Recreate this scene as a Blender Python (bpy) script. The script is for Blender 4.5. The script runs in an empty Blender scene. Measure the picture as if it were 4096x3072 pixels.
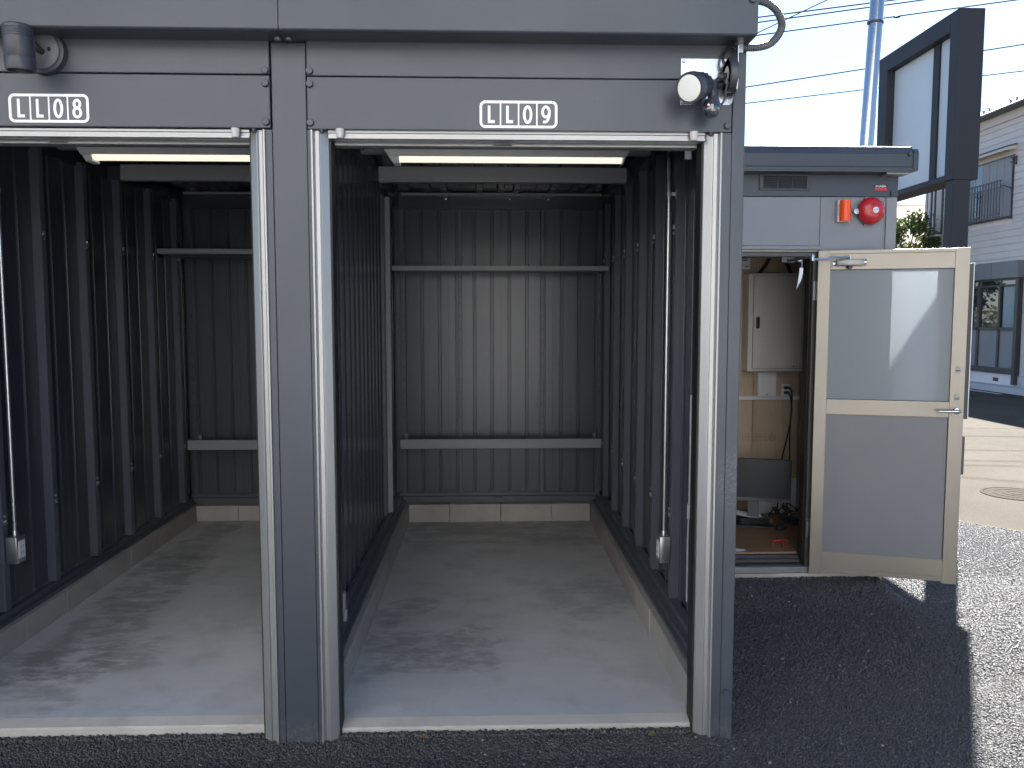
import bpy, bmesh, math, random
import numpy as np
from mathutils import Vector, Matrix
random.seed(7); rng = np.random.default_rng(7)
sc = bpy.context.scene
COL = sc.collection

# ------------------------------------------------------------------ camera
PITCH, YAW = math.radians(4.590), math.radians(1.8596)
cam_d = bpy.data.cameras.new('camera'); cam = bpy.data.objects.new('camera', cam_d); COL.objects.link(cam)
fw = Vector((math.sin(YAW)*math.cos(PITCH), math.cos(YAW)*math.cos(PITCH), -math.sin(PITCH)))
rt = Vector((math.cos(YAW), -math.sin(YAW), 0)); upv = rt.cross(fw)
mw = Matrix((rt, upv, -fw)).transposed().to_4x4(); mw.translation = Vector((0, -3.05, 1.6))
cam.matrix_world = mw
cam_d.sensor_width = 36; cam_d.lens = 28.481; cam_d.clip_start = 0.05; cam_d.clip_end = 2000
sc.camera = cam
# ------------------------------------------------------------------ sky, sun, exposure
SUN_AZ, SUN_EL = math.radians(30.2), math.radians(42.4)
world = bpy.data.worlds.new('World'); sc.world = world; world.use_nodes = True
wn = world.node_tree.nodes; wl = world.node_tree.links
bg = wn['Background']; sky = wn.new('ShaderNodeTexSky')
sky.sky_type = 'NISHITA'; sky.sun_disc = False; sky.sun_elevation = SUN_EL; sky.sun_rotation = SUN_AZ
sky.air_density = 0.85; sky.dust_density = 0.4; sky.ozone_density = 1.0
wl.new(sky.outputs[0], bg.inputs[0]); bg.inputs[1].default_value = 0.05
sl = bpy.data.lights.new('sun', 'SUN'); sl.energy = 5.0; sl.angle = math.radians(0.53); sl.color = (1, .91, .78)
so = bpy.data.objects.new('sun', sl); COL.objects.link(so)
sd = Vector((math.sin(SUN_AZ)*math.cos(SUN_EL), math.cos(SUN_AZ)*math.cos(SUN_EL), math.sin(SUN_EL)))
so.rotation_euler = (-sd).to_track_quat('-Z', 'Y').to_euler(); so.location = (6, 10, 14)
vs = sc.view_settings; vs.view_transform = 'Standard'; vs.look = 'None'; vs.gamma = 1; vs.use_curve_mapping = False
vs.exposure = 2.25
vs.use_white_balance = True; vs.white_balance_temperature = 5800; vs.white_balance_tint = 10
sc.cycles.use_denoising = True
sc.cycles.max_bounces = 10; sc.cycles.diffuse_bounces = 5; sc.cycles.glossy_bounces = 5; sc.cycles.transmission_bounces = 8
sc.cycles.caustics_reflective = False; sc.cycles.caustics_refractive = False

# ------------------------------------------------------------------ materials
class NT:
    def __init__(s, name):
        s.m = bpy.data.materials.new(name); s.m.use_nodes = True
        s.n = s.m.node_tree.nodes; s.l = s.m.node_tree.links
        s.b = s.n['Principled BSDF']; s.out = s.n['Material Output']; s._pos = None
    def pos(s):
        if s._pos is None: s._pos = s.n.new('ShaderNodeNewGeometry').outputs['Position']
        return s._pos
    def map(s, v=None, loc=(0,0,0), rot=(0,0,0), scale=(1,1,1)):
        n = s.n.new('ShaderNodeMapping'); s.l.new(v or s.pos(), n.inputs[0])
        n.inputs['Location'].default_value = loc; n.inputs['Rotation'].default_value = rot; n.inputs['Scale'].default_value = scale
        return n.outputs[0]
    def noise(s, scale, detail=4, rough=.55, v=None, dist=0):
        n = s.n.new('ShaderNodeTexNoise'); s.l.new(v or s.pos(), n.inputs['Vector'])
        n.inputs['Scale'].default_value = scale; n.inputs['Detail'].default_value = detail; n.inputs['Roughness'].default_value = rough
        n.inputs['Distortion'].default_value = dist
        return n.outputs['Fac']
    def voro(s, scale, feat='F1', v=None, out='Distance'):
        n = s.n.new('ShaderNodeTexVoronoi'); s.l.new(v or s.pos(), n.inputs['Vector']); n.feature = feat
        n.inputs['Scale'].default_value = scale; return n.outputs[out]
    def ramp(s, f, a, b, lo=0., hi=1.):
        n = s.n.new('ShaderNodeMapRange'); n.interpolation_type = 'SMOOTHSTEP'; s.l.new(f, n.inputs['Value'])
        for k, v in zip(('From Min','From Max','To Min','To Max'), (a, b, lo, hi)): n.inputs[k].default_value = v
        return n.outputs[0]
    def math(s, op, a, b=None):
        n = s.n.new('ShaderNodeMath'); n.operation = op
        for i, v in enumerate((a, b)):
            if v is None: continue
            if isinstance(v, (int, float)): n.inputs[i].default_value = v
            else: s.l.new(v, n.inputs[i])
        return n.outputs[0]
    def mix(s, f, a, b, mode='MIX'):
        n = s.n.new('ShaderNodeMix'); n.data_type = 'RGBA'; n.blend_type = mode
        for k, v in ((0, f), (6, a), (7, b)):
            if isinstance(v, (int, float)): n.inputs[k].default_value = v
            elif isinstance(v, tuple): n.inputs[k].default_value = (*v[:3], 1)
            else: s.l.new(v, n.inputs[k])
        return n.outputs[2]
    def xyz(s, v=None):
        n = s.n.new('ShaderNodeSeparateXYZ'); s.l.new(v or s.pos(), n.inputs[0]); return n.outputs
    def bump(s, h, strength=.3, dist=.01):
        n = s.n.new('ShaderNodeBump'); n.inputs['Strength'].default_value = strength; n.inputs['Distance'].default_value = dist
        s.l.new(h, n.inputs['Height']); s.l.new(n.outputs[0], s.b.inputs['Normal']); return n
    def set(s, **k):
        for a, v in k.items():
            inp = s.b.inputs[{'col':'Base Color','rough':'Roughness','metal':'Metallic','spec':'Specular IOR Level','trans':'Transmission Weight','ior':'IOR','coat':'Coat Weight','coatr':'Coat Roughness','em':'Emission Color','ems':'Emission Strength','alpha':'Alpha'}[a]]
            if isinstance(v, (int, float)): inp.default_value = v
            elif isinstance(v, tuple): inp.default_value = (*v[:3], 1)
            else: s.l.new(v, inp)
        return s

def paint(name, col, rough=.4, metal=0., var=.08, peel=.0, scale=2.2, spec=.5, dirt=0., rv=.03):
    t = NT(name)
    f = t.noise(scale, 5)
    lo = tuple(c*(1-var) for c in col); hi = tuple(c*(1+var) for c in col)
    c = t.mix(t.ramp(f, .2, .8), lo, hi)
    if dirt:
        d = t.ramp(t.noise(11, 8, .7), .58, .72, 0, dirt)
        c = t.mix(d, c, tuple(x*.6+.05 for x in col))
    r = t.ramp(t.noise(2.5, 3), .25, .75, max(rough-rv, .02), rough+rv) if rv else rough
    t.set(col=c, rough=r, metal=metal, spec=spec)
    if peel: t.bump(t.noise(900, 2), peel, .0006)
    return t.m

MAT = {}
def facade_paint():
    t = NT('facade_grey_paint'); col = (.043,.050,.063)
    c = t.mix(t.ramp(t.noise(1.6, 4), .2, .8), tuple(x*.95 for x in col), tuple(x*1.05 for x in col))
    st = t.ramp(t.noise(1., 6, .6, t.map(scale=(9, 9, .7))), .56, .78, 0, .16)          # faint vertical run-off streaks
    c = t.mix(st, c, tuple(x*1.5 for x in col))
    d = t.ramp(t.noise(26, 8, .7), .62, .74, 0, .18); c = t.mix(d, c, (.16,.155,.145))
    v = t.map(loc=(-.948, 0, -.98)); v = t.map(v, scale=(16, 3, 7)); n = t.n.new('ShaderNodeVectorMath'); n.operation = 'LENGTH'; t.l.new(v, n.inputs[0])
    m = t.math('MULTIPLY', t.ramp(n.outputs['Value'], .5, 1.1, 1, 0), t.ramp(t.noise(85, 3, .6, None, .8), .5, .56))
    c = t.mix(t.math('MULTIPLY', m, .28), c, (.17,.18,.195))
    z = t.xyz()[2]
    m = t.math('MULTIPLY', t.ramp(z, -.06, .10, 1, 0), t.ramp(t.noise(38, 6, .7), .42, .7)); c = t.mix(t.math('MULTIPLY', m, .6), c, (.17,.15,.13))   # splashed dirt at the feet
    t.set(col=c, rough=t.ramp(t.noise(2.2, 5), .25, .75, .3, .42)); t.bump(t.noise(2.6, 2), .12, .006)
    return t.m
MAT['facade'] = facade_paint()
MAT['door_panel'] = paint('grey_door_panel_paint', (.155,.157,.165), .45, 0, .04, .05, dirt=.05)
MAT['facade_light'] = paint('light_grey_panel_paint', (.20,.208,.23), .4, 0, .04, .05, dirt=.06)
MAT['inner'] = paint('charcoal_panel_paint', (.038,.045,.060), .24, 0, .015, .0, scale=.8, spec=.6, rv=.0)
MAT['stud'] = paint('dark_grey_stud_paint', (.074,.082,.100), .34, 0, .02, .0, rv=.0)
MAT['backpanel'] = paint('lit_charcoal_back_panel_paint', (.066,.073,.088), .28, 0, .015, .0, scale=.8, rv=.0)  # charcoal lightened in colour for the outdoor light the back walls reflect
MAT['shelf'] = paint('grey_shelf_paint', (.24,.245,.255), .42, 0, .04, .05)
MAT['beam'] = paint('grey_beam_paint', (.27,.272,.285), .35, 0, .05, .05)
MAT['alu'] = paint('silver_anodised_aluminium', (.31,.31,.31), .32, .55, .03)
MAT['beige_alu'] = paint('champagne_anodised_aluminium', (.275,.248,.205), .33, .35, .06)
MAT['galv'] = paint('galvanised_steel', (.46,.475,.49), .28, .9, .1, scale=25)
MAT['closer'] = paint('brushed_grey_metal', (.24,.235,.23), .42, .6, .05, scale=20)
MAT['zinc'] = paint('bright_zinc_plate', (.42,.45,.50), .22, .9, .05, scale=12)
MAT['chrome'] = paint('polished_steel', (.40,.41,.42), .16, 1., .05, scale=8)
MAT['black'] = paint('black_plastic', (.018,.019,.022), .42, 0, .1)
MAT['navy'] = paint('dark_charcoal_lamp_housing', (.035,.038,.048), .4, 0, .06, .1)
MAT['dark'] = paint('black_gap_rubber', (.008,.008,.009), .6, 0, .1)
MAT['white'] = paint('white_plastic', (.72,.73,.74), .4, 0, .03)
MAT['sticker'] = paint('white_sticker_vinyl', (.83,.84,.85), .45, 0, .01)
MAT['plate'] = paint('grey_sticker_vinyl', (.10,.104,.115), .5, 0, .02)
MAT['cabinet'] = paint('warm_grey_cabinet_paint', (.56,.55,.52), .42, 0, .03, .05)
MAT['lens_frost'] = paint('frosted_lamp_lens', (.74,.76,.70), .3, 0, .03)
MAT['sign_frame'] = paint('charcoal_sign_paint', (.026,.028,.034), .6, 0, .05, spec=.25)
MAT['sign_panel'] = paint('white_sign_sheet', (.52,.56,.59), .45, 0, .03)
MAT['red_gong'] = paint('red_enamel', (.42,.022,.03), .2, 0, .05)
MAT['red'] = paint('red_print', (.55,.03,.05), .5, 0, .05)
MAT['red_string'] = paint('red_string', (.62,.05,.05), .7, 0, .1)
MAT['paper'] = paint('white_paper', (.78,.8,.83), .7, 0, .03)
MAT['screen'] = paint('matt_monitor_screen', (.016,.02,.027), .35, 0, .0, rv=0)
MAT['downpipe'] = paint('dark_red_downpipe', (.24,.045,.045), .5, 0, .05)
MAT['bronze'] = paint('dark_bronze_window_frame', (.06,.058,.056), .4, .2, .06)
MAT['shutter_grey'] = paint('grey_shutter_panel', (.22,.225,.235), .5, 0, .05)
MAT['awning'] = paint('grey_fascia_sheet', (.16,.163,.175), .45, 0, .05)
MAT['siding'] = paint('white_siding_paint', (.58,.54,.51), .55, 0, .04, dirt=.12)
MAT['stucco'] = paint('pale_pink_stucco', (.74,.69,.66), .8, 0, .04, scale=4)
MAT['cream'] = paint('pale_block_paint', (.78,.77,.75), .6, 0, .05)
MAT['trim'] = paint('pale_grey_trim', (.5,.49,.48), .6, 0, .06)
MAT['curtain'] = paint('white_curtain_cloth', (.72,.76,.78), .8, 0, .05)
MAT['marking'] = paint('worn_white_road_paint', (.72,.72,.7), .6, 0, .1, scale=9, dirt=.3)
MAT['bark'] = paint('grey_brown_bark', (.12,.09,.065), .85, 0, .2, scale=14)
MAT['orange'] = paint('orange_fruit_skin', (.75,.27,.03), .45, 0, .1)
MAT['iron'] = paint('cast_iron', (.085,.073,.058), .95, .0, .2, scale=30, spec=.04, rv=.02)
MAT['wire'] = paint('black_cable', (.012,.012,.014), .5, 0, .05)
MAT['hose'] = paint('grey_flexible_conduit', (.09,.092,.095), .4, .1, .06)
MAT['kraft'] = paint('tan_plastic_plug', (.35,.3,.2), .5, 0, .05)
MAT['roof'] = paint('dark_roof_sheet', (.09,.09,.1), .5, 0, .08)

def leafmat(name, a, b):
    t = NT(name)
    at = t.n.new('ShaderNodeAttribute'); at.attribute_name = 'var'
    t.set(col=t.mix(at.outputs['Fac'], a, b), rough=.42)
    tr = t.n.new('ShaderNodeBsdfTranslucent'); tr.inputs[0].default_value = (b[0]*1.6, b[1]*1.7, b[2], 1)
    mx = t.n.new('ShaderNodeMixShader'); mx.inputs[0].default_value = .15
    t.l.new(t.b.outputs[0], mx.inputs[1]); t.l.new(tr.outputs[0], mx.inputs[2]); t.l.new(mx.outputs[0], t.out.inputs[0])
    return t.m
MAT['leaf'] = leafmat('citrus_leaf', (.03,.055,.014), (.09,.12,.03))
MAT['hedge'] = leafmat('hedge_leaf', (.035,.06,.02), (.11,.15,.05))
MAT['dry_leaf'] = paint('dry_yellow_leaf', (.42,.26,.06), .6, 0, .25, scale=60)
MAT['olive_leaf'] = paint('fallen_olive_leaf', (.26,.24,.09), .55, 0, .2, scale=60)

def emit(name, col, strength):
    t = NT(name); t.set(col=(.8,.8,.78), rough=.4, em=col, ems=strength); return t.m
MAT['tube_light'] = emit('lit_led_diffuser', (1., .86, .60), .22)
MAT['led_red'] = emit('red_indicator_led', (1., .05, .05), 1.0)

def concrete(name, base, streak=True, stains=(), pits=.6):
    t = NT(name)
    f0 = t.noise(.9, 3, .5); f1 = t.noise(3.2, 7, .62); f2 = t.noise(18, 6, .65)
    c = t.mix(t.ramp(f0, .3, .7), tuple(x*.84 for x in base), tuple(x*1.08 for x in base))
    c = t.mix(t.ramp(f1, .44, .70, 0, .46), c, tuple(x*y for x, y in zip(base, (.62,.61,.58))))
    if streak:
        st = t.noise(1., 7, .65, t.map(scale=(1.6, 10, 4)))
        c = t.mix(t.ramp(st, .50, .72, 0, .26), c, tuple(x*.66 for x in base))
        sc1 = t.noise(1., 3, .5, t.map(t.map(rot=(0, 0, .5)), scale=(2.5, 130, 4))); c = t.mix(t.ramp(sc1, .68, .74, 0, .22), c, tuple(min(1, x*1.35) for x in base))
        sc2 = t.noise(1., 3, .5, t.map(t.map(rot=(0, 0, -.9)), scale=(3, 110, 4))); c = t.mix(t.ramp(sc2, .70, .76, 0, .30), c, tuple(x*.55 for x in base))
        chip = t.math('MULTIPLY', t.ramp(t.noise(34, 5, .6), .66, .70), t.ramp(t.noise(1.7, 2), .5, .62)); c = t.mix(t.math('MULTIPLY', chip, .5), c, tuple(min(1, x*1.5) for x in base))
    c = t.mix(t.ramp(f2, .55, .8, 0, .22), c, tuple(x*.72 for x in base))
    for (cx, cy, ang, hl, hw, k, sx) in stains:      # irregular damp marks: centre, direction, half length, half width, strength, break-up
        v = t.map(loc=(-cx, -cy, 0)); v = t.map(v, rot=(0, 0, -ang))
        X, Y, Z = t.xyz(v)
        big = t.noise(1.0, 6, .62, t.map(scale=(3.2, 5, 5)))
        wob = t.math('MULTIPLY', t.math('SUBTRACT', big, .5), 1.5)
        a = t.math('ADD', t.math('DIVIDE', t.math('ABSOLUTE', X), hl), wob)
        b = t.math('ADD', t.math('DIVIDE', t.math('ABSOLUTE', Y), hw), wob)
        ins = t.math('MULTIPLY', t.ramp(a, .8, 1.15, 1, 0), t.ramp(b, .8, 1.15, 1, 0))
        br = t.ramp(t.noise(1., 8, .66, t.map(scale=sx)), .36, .58)
        c = t.mix(t.math('MULTIPLY', t.math('MULTIPLY', ins, br), k), c, tuple(x*y for x, y in zip(base, (.36,.355,.32))))
    sp = t.ramp(t.noise(160, 3), .66, .74, 0, pits)
    c = t.mix(sp, c, tuple(x*.35 for x in base))
    t.set(col=c, rough=t.ramp(f1, .2, .8, .5, .75), spec=.4)
    t.bump(t.math('ADD', f2, t.math('MULTIPLY', t.noise(120, 4), .3)), .25, .004)
    return t.m
BASEC = (.52,.522,.525)
MAT['floor08'] = concrete('trowelled_concrete_damp_band', BASEC, True, [(-1.97,1.3,1.62,1.1,.20,.58,(5.5,11,4)),(-1.88,.66,.3,.36,.18,.5,(5.5,11,4)),(-2.03,2.7,1.5,.6,.13,.45,(5,10,4))])
MAT['floor09'] = concrete('trowelled_concrete_spotted', BASEC, True, [(-.27,.76,.15,.33,.26,.55,(9,15,4)),(-.45,1.32,.9,.22,.13,.5,(7,12,4)),(.62,1.5,.5,.28,.32,.35,(6,10,4)),(.1,2.95,0,.75,.35,.45,(3,7,3))])
MAT['apron'] = concrete('pale_bounce_concrete', (.50,.49,.47), False)  # pale ground added out of view to bounce sunlight
MAT['curb'] = concrete('concrete_block', (.36,.345,.32), False)
MAT['threshold'] = concrete('pale_concrete_edge', (.40,.38,.345), False, (), .9)
MAT['base'] = concrete('shed_concrete_base', (.42,.39,.34), False)

def grains_mat():
    t = NT('bitumen_coated_stone')
    at = t.n.new('ShaderNodeAttribute'); at.attribute_name = 'var'
    c = t.mix(t.ramp(at.outputs['Fac'], 0, 1), (.026,.0255,.025), (.066,.064,.061))
    c = t.mix(t.ramp(at.outputs['Fac'], .994, .997), c, (.22,.21,.19))
    t.set(col=c, rough=t.ramp(at.outputs['Fac'], 0, 1, .32, .65), spec=.38)
    t.bump(t.noise(420, 3), .35, .002)
    return t.m
MAT['grain'] = grains_mat()
def asphalt(name, a, b, cell, bump, rough, patch=.15, spec=.8):
    t = NT(name)
    v = t.voro(cell); cr = t.voro(cell, out='Color')
    f = t.noise(.6, 5)
    X = t.xyz(cr)[0]
    c = t.mix(X, a, b)
    c = t.mix(t.ramp(f, .35, .7, 0, patch), c, tuple(x*1.5 for x in b))
    t.set(col=c, rough=t.ramp(X, 0, 1, rough-.12, rough+.1), spec=spec)
    h = t.math('ADD', t.math('MULTIPLY', v, -1.), t.math('MULTIPLY', X, .5))
    t.bump(h, bump, 1.2/cell)
    return t.m
MAT['new_asphalt'] = asphalt('fresh_black_asphalt', (.022,.023,.025), (.06,.061,.062), 105, 1.0, .5, .15, .6)
MAT['road'] = asphalt('worn_grey_asphalt', (.045,.037,.027), (.10,.083,.06), 130, .5, .85, .3, .12)

def wood(name, a, b, axis='z', sc_=1.):
    t = NT(name)
    s = {'z': (9, 9, .55), 'x': (.55, 9, 9)}[axis]
    w = t.noise(1., 5, .6, t.map(scale=tuple(x*sc_ for x in s)), .6)
    g = t.noise(1., 3, .5, t.map(scale=tuple(x*sc_*14 for x in s)))
    c = t.mix(t.ramp(w, .3, .7), a, b)
    c = t.mix(t.ramp(g, .45, .7, 0, .35), c, tuple(x*.72 for x in a))
    t.set(col=c, rough=.5); return t.m
MAT['ply'] = wood('pale_plywood', (.42,.32,.22), (.52,.415,.30))
MAT['woodfloor'] = wood('brown_vinyl_wood_floor', (.17,.10,.055), (.25,.155,.085), 'x')

def glass_window():
    t = NT('dark_window_glass'); t.set(col=(.03,.035,.04), rough=.03, spec=.9); t.b.inputs['IOR'].default_value = 1.7; return t.m
MAT['glass'] = glass_window()
def clear_glass():
    t = NT('clear_house_glass'); t.set(col=(.02,.02,.02), rough=.02, spec=.8)
    tr = t.n.new('ShaderNodeBsdfTransparent'); tr.inputs[0].default_value = (.86,.9,.92,1)
    mx = t.n.new('ShaderNodeMixShader'); mx.inputs[0].default_value = .12
    t.l.new(tr.outputs[0], mx.inputs[1]); t.l.new(t.b.outputs[0], mx.inputs[2]); t.l.new(mx.outputs[0], t.out.inputs[0])
    return t.m
MAT['clear'] = clear_glass()
def frosted():
    t = NT('frosted_door_glass')
    t.set(col=(.52,.555,.575), rough=.85, trans=.55, ior=1.45)
    t.bump(t.noise(260, 3), .35, .002)
    tr = t.n.new('ShaderNodeBsdfTranslucent'); tr.inputs[0].default_value = (.32,.345,.36,1)
    mx = t.n.new('ShaderNodeMixShader'); mx.inputs[0].default_value = .07
    t.l.new(t.b.outputs[0], mx.inputs[1]); t.l.new(tr.outputs[0], mx.inputs[2]); t.l.new(mx.outputs[0], t.out.inputs[0])
    return t.m
MAT['frosted'] = frosted()
def amber():
    t = NT('amber_beacon_lens'); t.set(col=(.95,.10,.008), rough=.1, trans=.15, ior=1.45, em=(1,.12,.02), ems=0.)
    return t.m
MAT['amber'] = amber()

# ------------------------------------------------------------------ mesh helpers
OFF = {}
def bx(bm, x0, x1, y0, y1, z0, z1, bev=0, m=0):
    vv = [bm.verts.new(p) for p in ((x0,y0,z0),(x1,y0,z0),(x1,y1,z0),(x0,y1,z0),(x0,y0,z1),(x1,y0,z1),(x1,y1,z1),(x0,y1,z1))]
    ff = [bm.faces.new([vv[i] for i in q]) for q in ((3,2,1,0),(4,5,6,7),(0,1,5,4),(1,2,6,5),(2,3,7,6),(3,0,4,7))]
    for f in ff: f.material_index = m
    if bev:
        es = list({e for f in ff for e in f.edges})
        r = bmesh.ops.bevel(bm, geom=es, offset=bev, segments=2, affect='EDGES', profile=.5)
        for f in r['faces']: f.material_index = m
    return vv
def prism(bm, pts, a0, a1, axis='z', m=0):
    def P(p, a): return {'z': (p[0],p[1],a), 'y': (p[0],a,p[1]), 'x': (a,p[0],p[1])}[axis]
    A = [bm.verts.new(P(p, a0)) for p in pts]; B = [bm.verts.new(P(p, a1)) for p in pts]; n = len(pts)
    fs = [bm.faces.new((A[i], A[(i+1)%n], B[(i+1)%n], B[i])) for i in range(n)]
    fs += [bm.faces.new(list(reversed(A))), bm.faces.new(B)]
    for f in fs: f.material_index = m
    return A, B
def tube(bm, pts, r, n=10, m=0, cap=True):
    pts = [Vector(p) for p in pts]; k = len(pts)
    rr = r if isinstance(r, (list, tuple)) else [r]*k
    t0 = (pts[1]-pts[0]).normalized()
    nrm = t0.orthogonal().normalized(); rings = []
    for i, p in enumerate(pts):
        t = ((pts[min(i+1,k-1)]-p).normalized() + (p-pts[max(i-1,0)]).normalized()) if 0 < i < k-1 else (pts[min(i+1,k-1)]-pts[max(i-1,0)])
        t.normalize(); nrm = (nrm - t*nrm.dot(t)).normalized(); bn = t.cross(nrm)
        rings.append([bm.verts.new(p + (nrm*math.cos(2*math.pi*j/n)+bn*math.sin(2*math.pi*j/n))*rr[i]) for j in range(n)])
    for a, b in zip(rings, rings[1:]):
        for j in range(n):
            f = bm.faces.new((a[j], a[(j+1)%n], b[(j+1)%n], b[j])); f.material_index = m
    if cap:
        for q in (list(reversed(rings[0])), rings[-1]):
            f = bm.faces.new(q); f.material_index = m
def lathe(bm, prof, org, axis, n=24, m=0):
    """prof: (radius, distance along axis)"""
    org = Vector(org); ax = Vector(axis).normalized(); u = ax.orthogonal().normalized(); v = ax.cross(u); rings = []
    for r, h in prof:
        if r < 1e-6: rings.append([bm.verts.new(org+ax*h)])
        else: rings.append([bm.verts.new(org+ax*h+(u*math.cos(2*math.pi*j/n)+v*math.sin(2*math.pi*j/n))*r) for j in range(n)])
    for a, b in zip(rings, rings[1:]):
        for j in range(n):
            k = (j+1) % n
            q = (a[0], b[k], b[j]) if len(a) == 1 else ((a[j], a[k], b[0]) if len(b) == 1 else (a[j], a[k], b[k], b[j]))
            f = bm.faces.new(q); f.material_index = m
    for ring, rev in ((rings[0], True), (rings[-1], False)):
        if len(ring) > 1:
            f = bm.faces.new(list(reversed(ring)) if rev else ring); f.material_index = m
def smooth_pts(pts, k=6):
    P = [Vector(p) for p in pts]; out = []
    for i in range(len(P)-1):
        a, b, c, e = P[max(i-1,0)], P[i], P[i+1], P[min(i+2,len(P)-1)]
        for j in range(k):
            t = j/k
            out.append(.5*((2*b)+(-a+c)*t+(2*a-5*b+4*c-e)*t*t+(-a+3*b-3*c+e)*t**3))
    out.append(P[-1]); return out
def new(): return bmesh.new()
def mesh_of(name, bm, mats, smooth=False, off=None):
    if off is not None: bmesh.ops.translate(bm, verts=bm.verts, vec=-Vector(off))
    bmesh.ops.recalc_face_normals(bm, faces=bm.faces)
    me = bpy.data.meshes.new(name); bm.to_mesh(me); bm.free()
    for k in (mats if isinstance(mats, (list, tuple)) else [mats]): me.materials.append(MAT[k])
    if smooth:
        me.polygons.foreach_set('use_smooth', [True]*len(me.polygons)); me.set_sharp_from_angle(angle=math.radians(38))
    return me
def obj(name, bm, mats, parent=None, smooth=False):
    off = OFF.get(parent.name, Vector()) if parent else Vector()
    me = mesh_of(name, bm, mats, smooth, off)
    o = bpy.data.objects.new(name, me); COL.objects.link(o); o.parent = parent
    OFF[o.name] = off
    return o
def inst(name, me, loc, parent, rot=None, scale=None):
    o = bpy.data.objects.new(name, me); COL.objects.link(o); o.parent = parent
    off = OFF.get(parent.name, Vector()) if parent else Vector()
    o.location = Vector(loc)-off
    if rot is not None: o.rotation_euler = rot
    if scale is not None: o.scale = scale
    return o
def tag(o, label, cat, group=None):
    o['label'] = label; o['category'] = cat
    if group: o['group'] = group
    return o
def struct(o): o['kind'] = 'structure'; return o
def thing(name, label, cat, loc, group=None):
    o = bpy.data.objects.new(name, None); COL.objects.link(o); o.location = loc; o.empty_display_size = .1
    OFF[o.name] = Vector(loc); return tag(o, label, cat, group)
def box_obj(name, mats, parent, *a, bev=0):
    bm = new(); bx(bm, *a, bev=bev); return obj(name, bm, mats, parent)
def text_bm(s, size, mat4, depth=.0006, shear=0, sx=1.):
    cu = bpy.data.curves.new('txt', 'FONT'); cu.body = s; cu.size = size; cu.extrude = depth; cu.shear = shear; cu.align_x = 'CENTER'; cu.align_y = 'CENTER'
    o = bpy.data.objects.new('txt', cu); COL.objects.link(o)
    bpy.context.view_layer.update()
    me = bpy.data.meshes.new_from_object(o.evaluated_get(bpy.context.evaluated_depsgraph_get()))
    bm = new(); bm.from_mesh(me); bpy.data.objects.remove(o); bpy.data.curves.remove(cu); bpy.data.meshes.remove(me)
    bmesh.ops.transform(bm, matrix=mat4 @ Matrix.Diagonal((sx,1,1,1)), verts=bm.verts)
    return bm
def face_mat(x, y, z): # text on a wall facing -Y
    return Matrix.Translation((x,y,z)) @ Matrix.Rotation(math.pi/2, 4, 'X')

# ================================================================== GROUND
GZ = -.07
def sst(a, b, x): t = np.clip((x-a)/(b-a), 0, 1); return t*t*(3-2*t)
def ground_z(x, y):
    x = np.asarray(x, float); y = np.asarray(y, float)
    z = np.full(np.broadcast(x, y).shape, GZ)
    z = z + .028*sst(-.12, .05, y)*sst(1.0, .9, x)                       # asphalt banked against the thresholds
    z = z + .012*sst(.2, -1.5, x)*sst(.3, -.3, y)
    z = z + .082*sst(1.35, 1.74, y)*sst(2.50, 2.38, x)*sst(.98, 1.0, x)   # banked against the shed base
    return z
bm = new()
g = [bm.verts.new((x, y, GZ-.006)) for x, y in ((-400,-400),(400,-400),(400,400),(-400,400))]; bm.faces.new(g)
ground = struct(obj('road', bm, 'road'))
# parking lot sheet of fresh asphalt
def lot_edge(y): return 4.22 + (3.06-y)*.9     # right hand seam to the old road
bm = new()
ys = np.concatenate([np.array([-30,-12,-5,-2,-1,-.6,-.4]), np.arange(-.3, 2.0, .05), np.array([2.2,2.6,3.,3.6,4.2,5,6,7.5,9])])
rows = []
for y in ys:
    xe = lot_edge(y)
    xs = np.concatenate([np.array([-30,-10,-5,-3,-2.4]), np.arange(-2.2, 2.8, .1), np.linspace(2.85, xe, 6) if xe > 3 else np.full(6, max(xe, 2.82)) + np.arange(6)*.001])
    zz = ground_z(xs, np.full_like(xs, y))
    rows.append([bm.verts.new((a, y, b)) for a, b in zip(xs, zz)])
for a, b in zip(rows, rows[1:]):
    for i in range(len(a)-1): bm.faces.new((a[i], a[i+1], b[i+1], b[i]))
lot = struct(obj('parking_lot', bm, 'new_asphalt', None, True))

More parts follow.
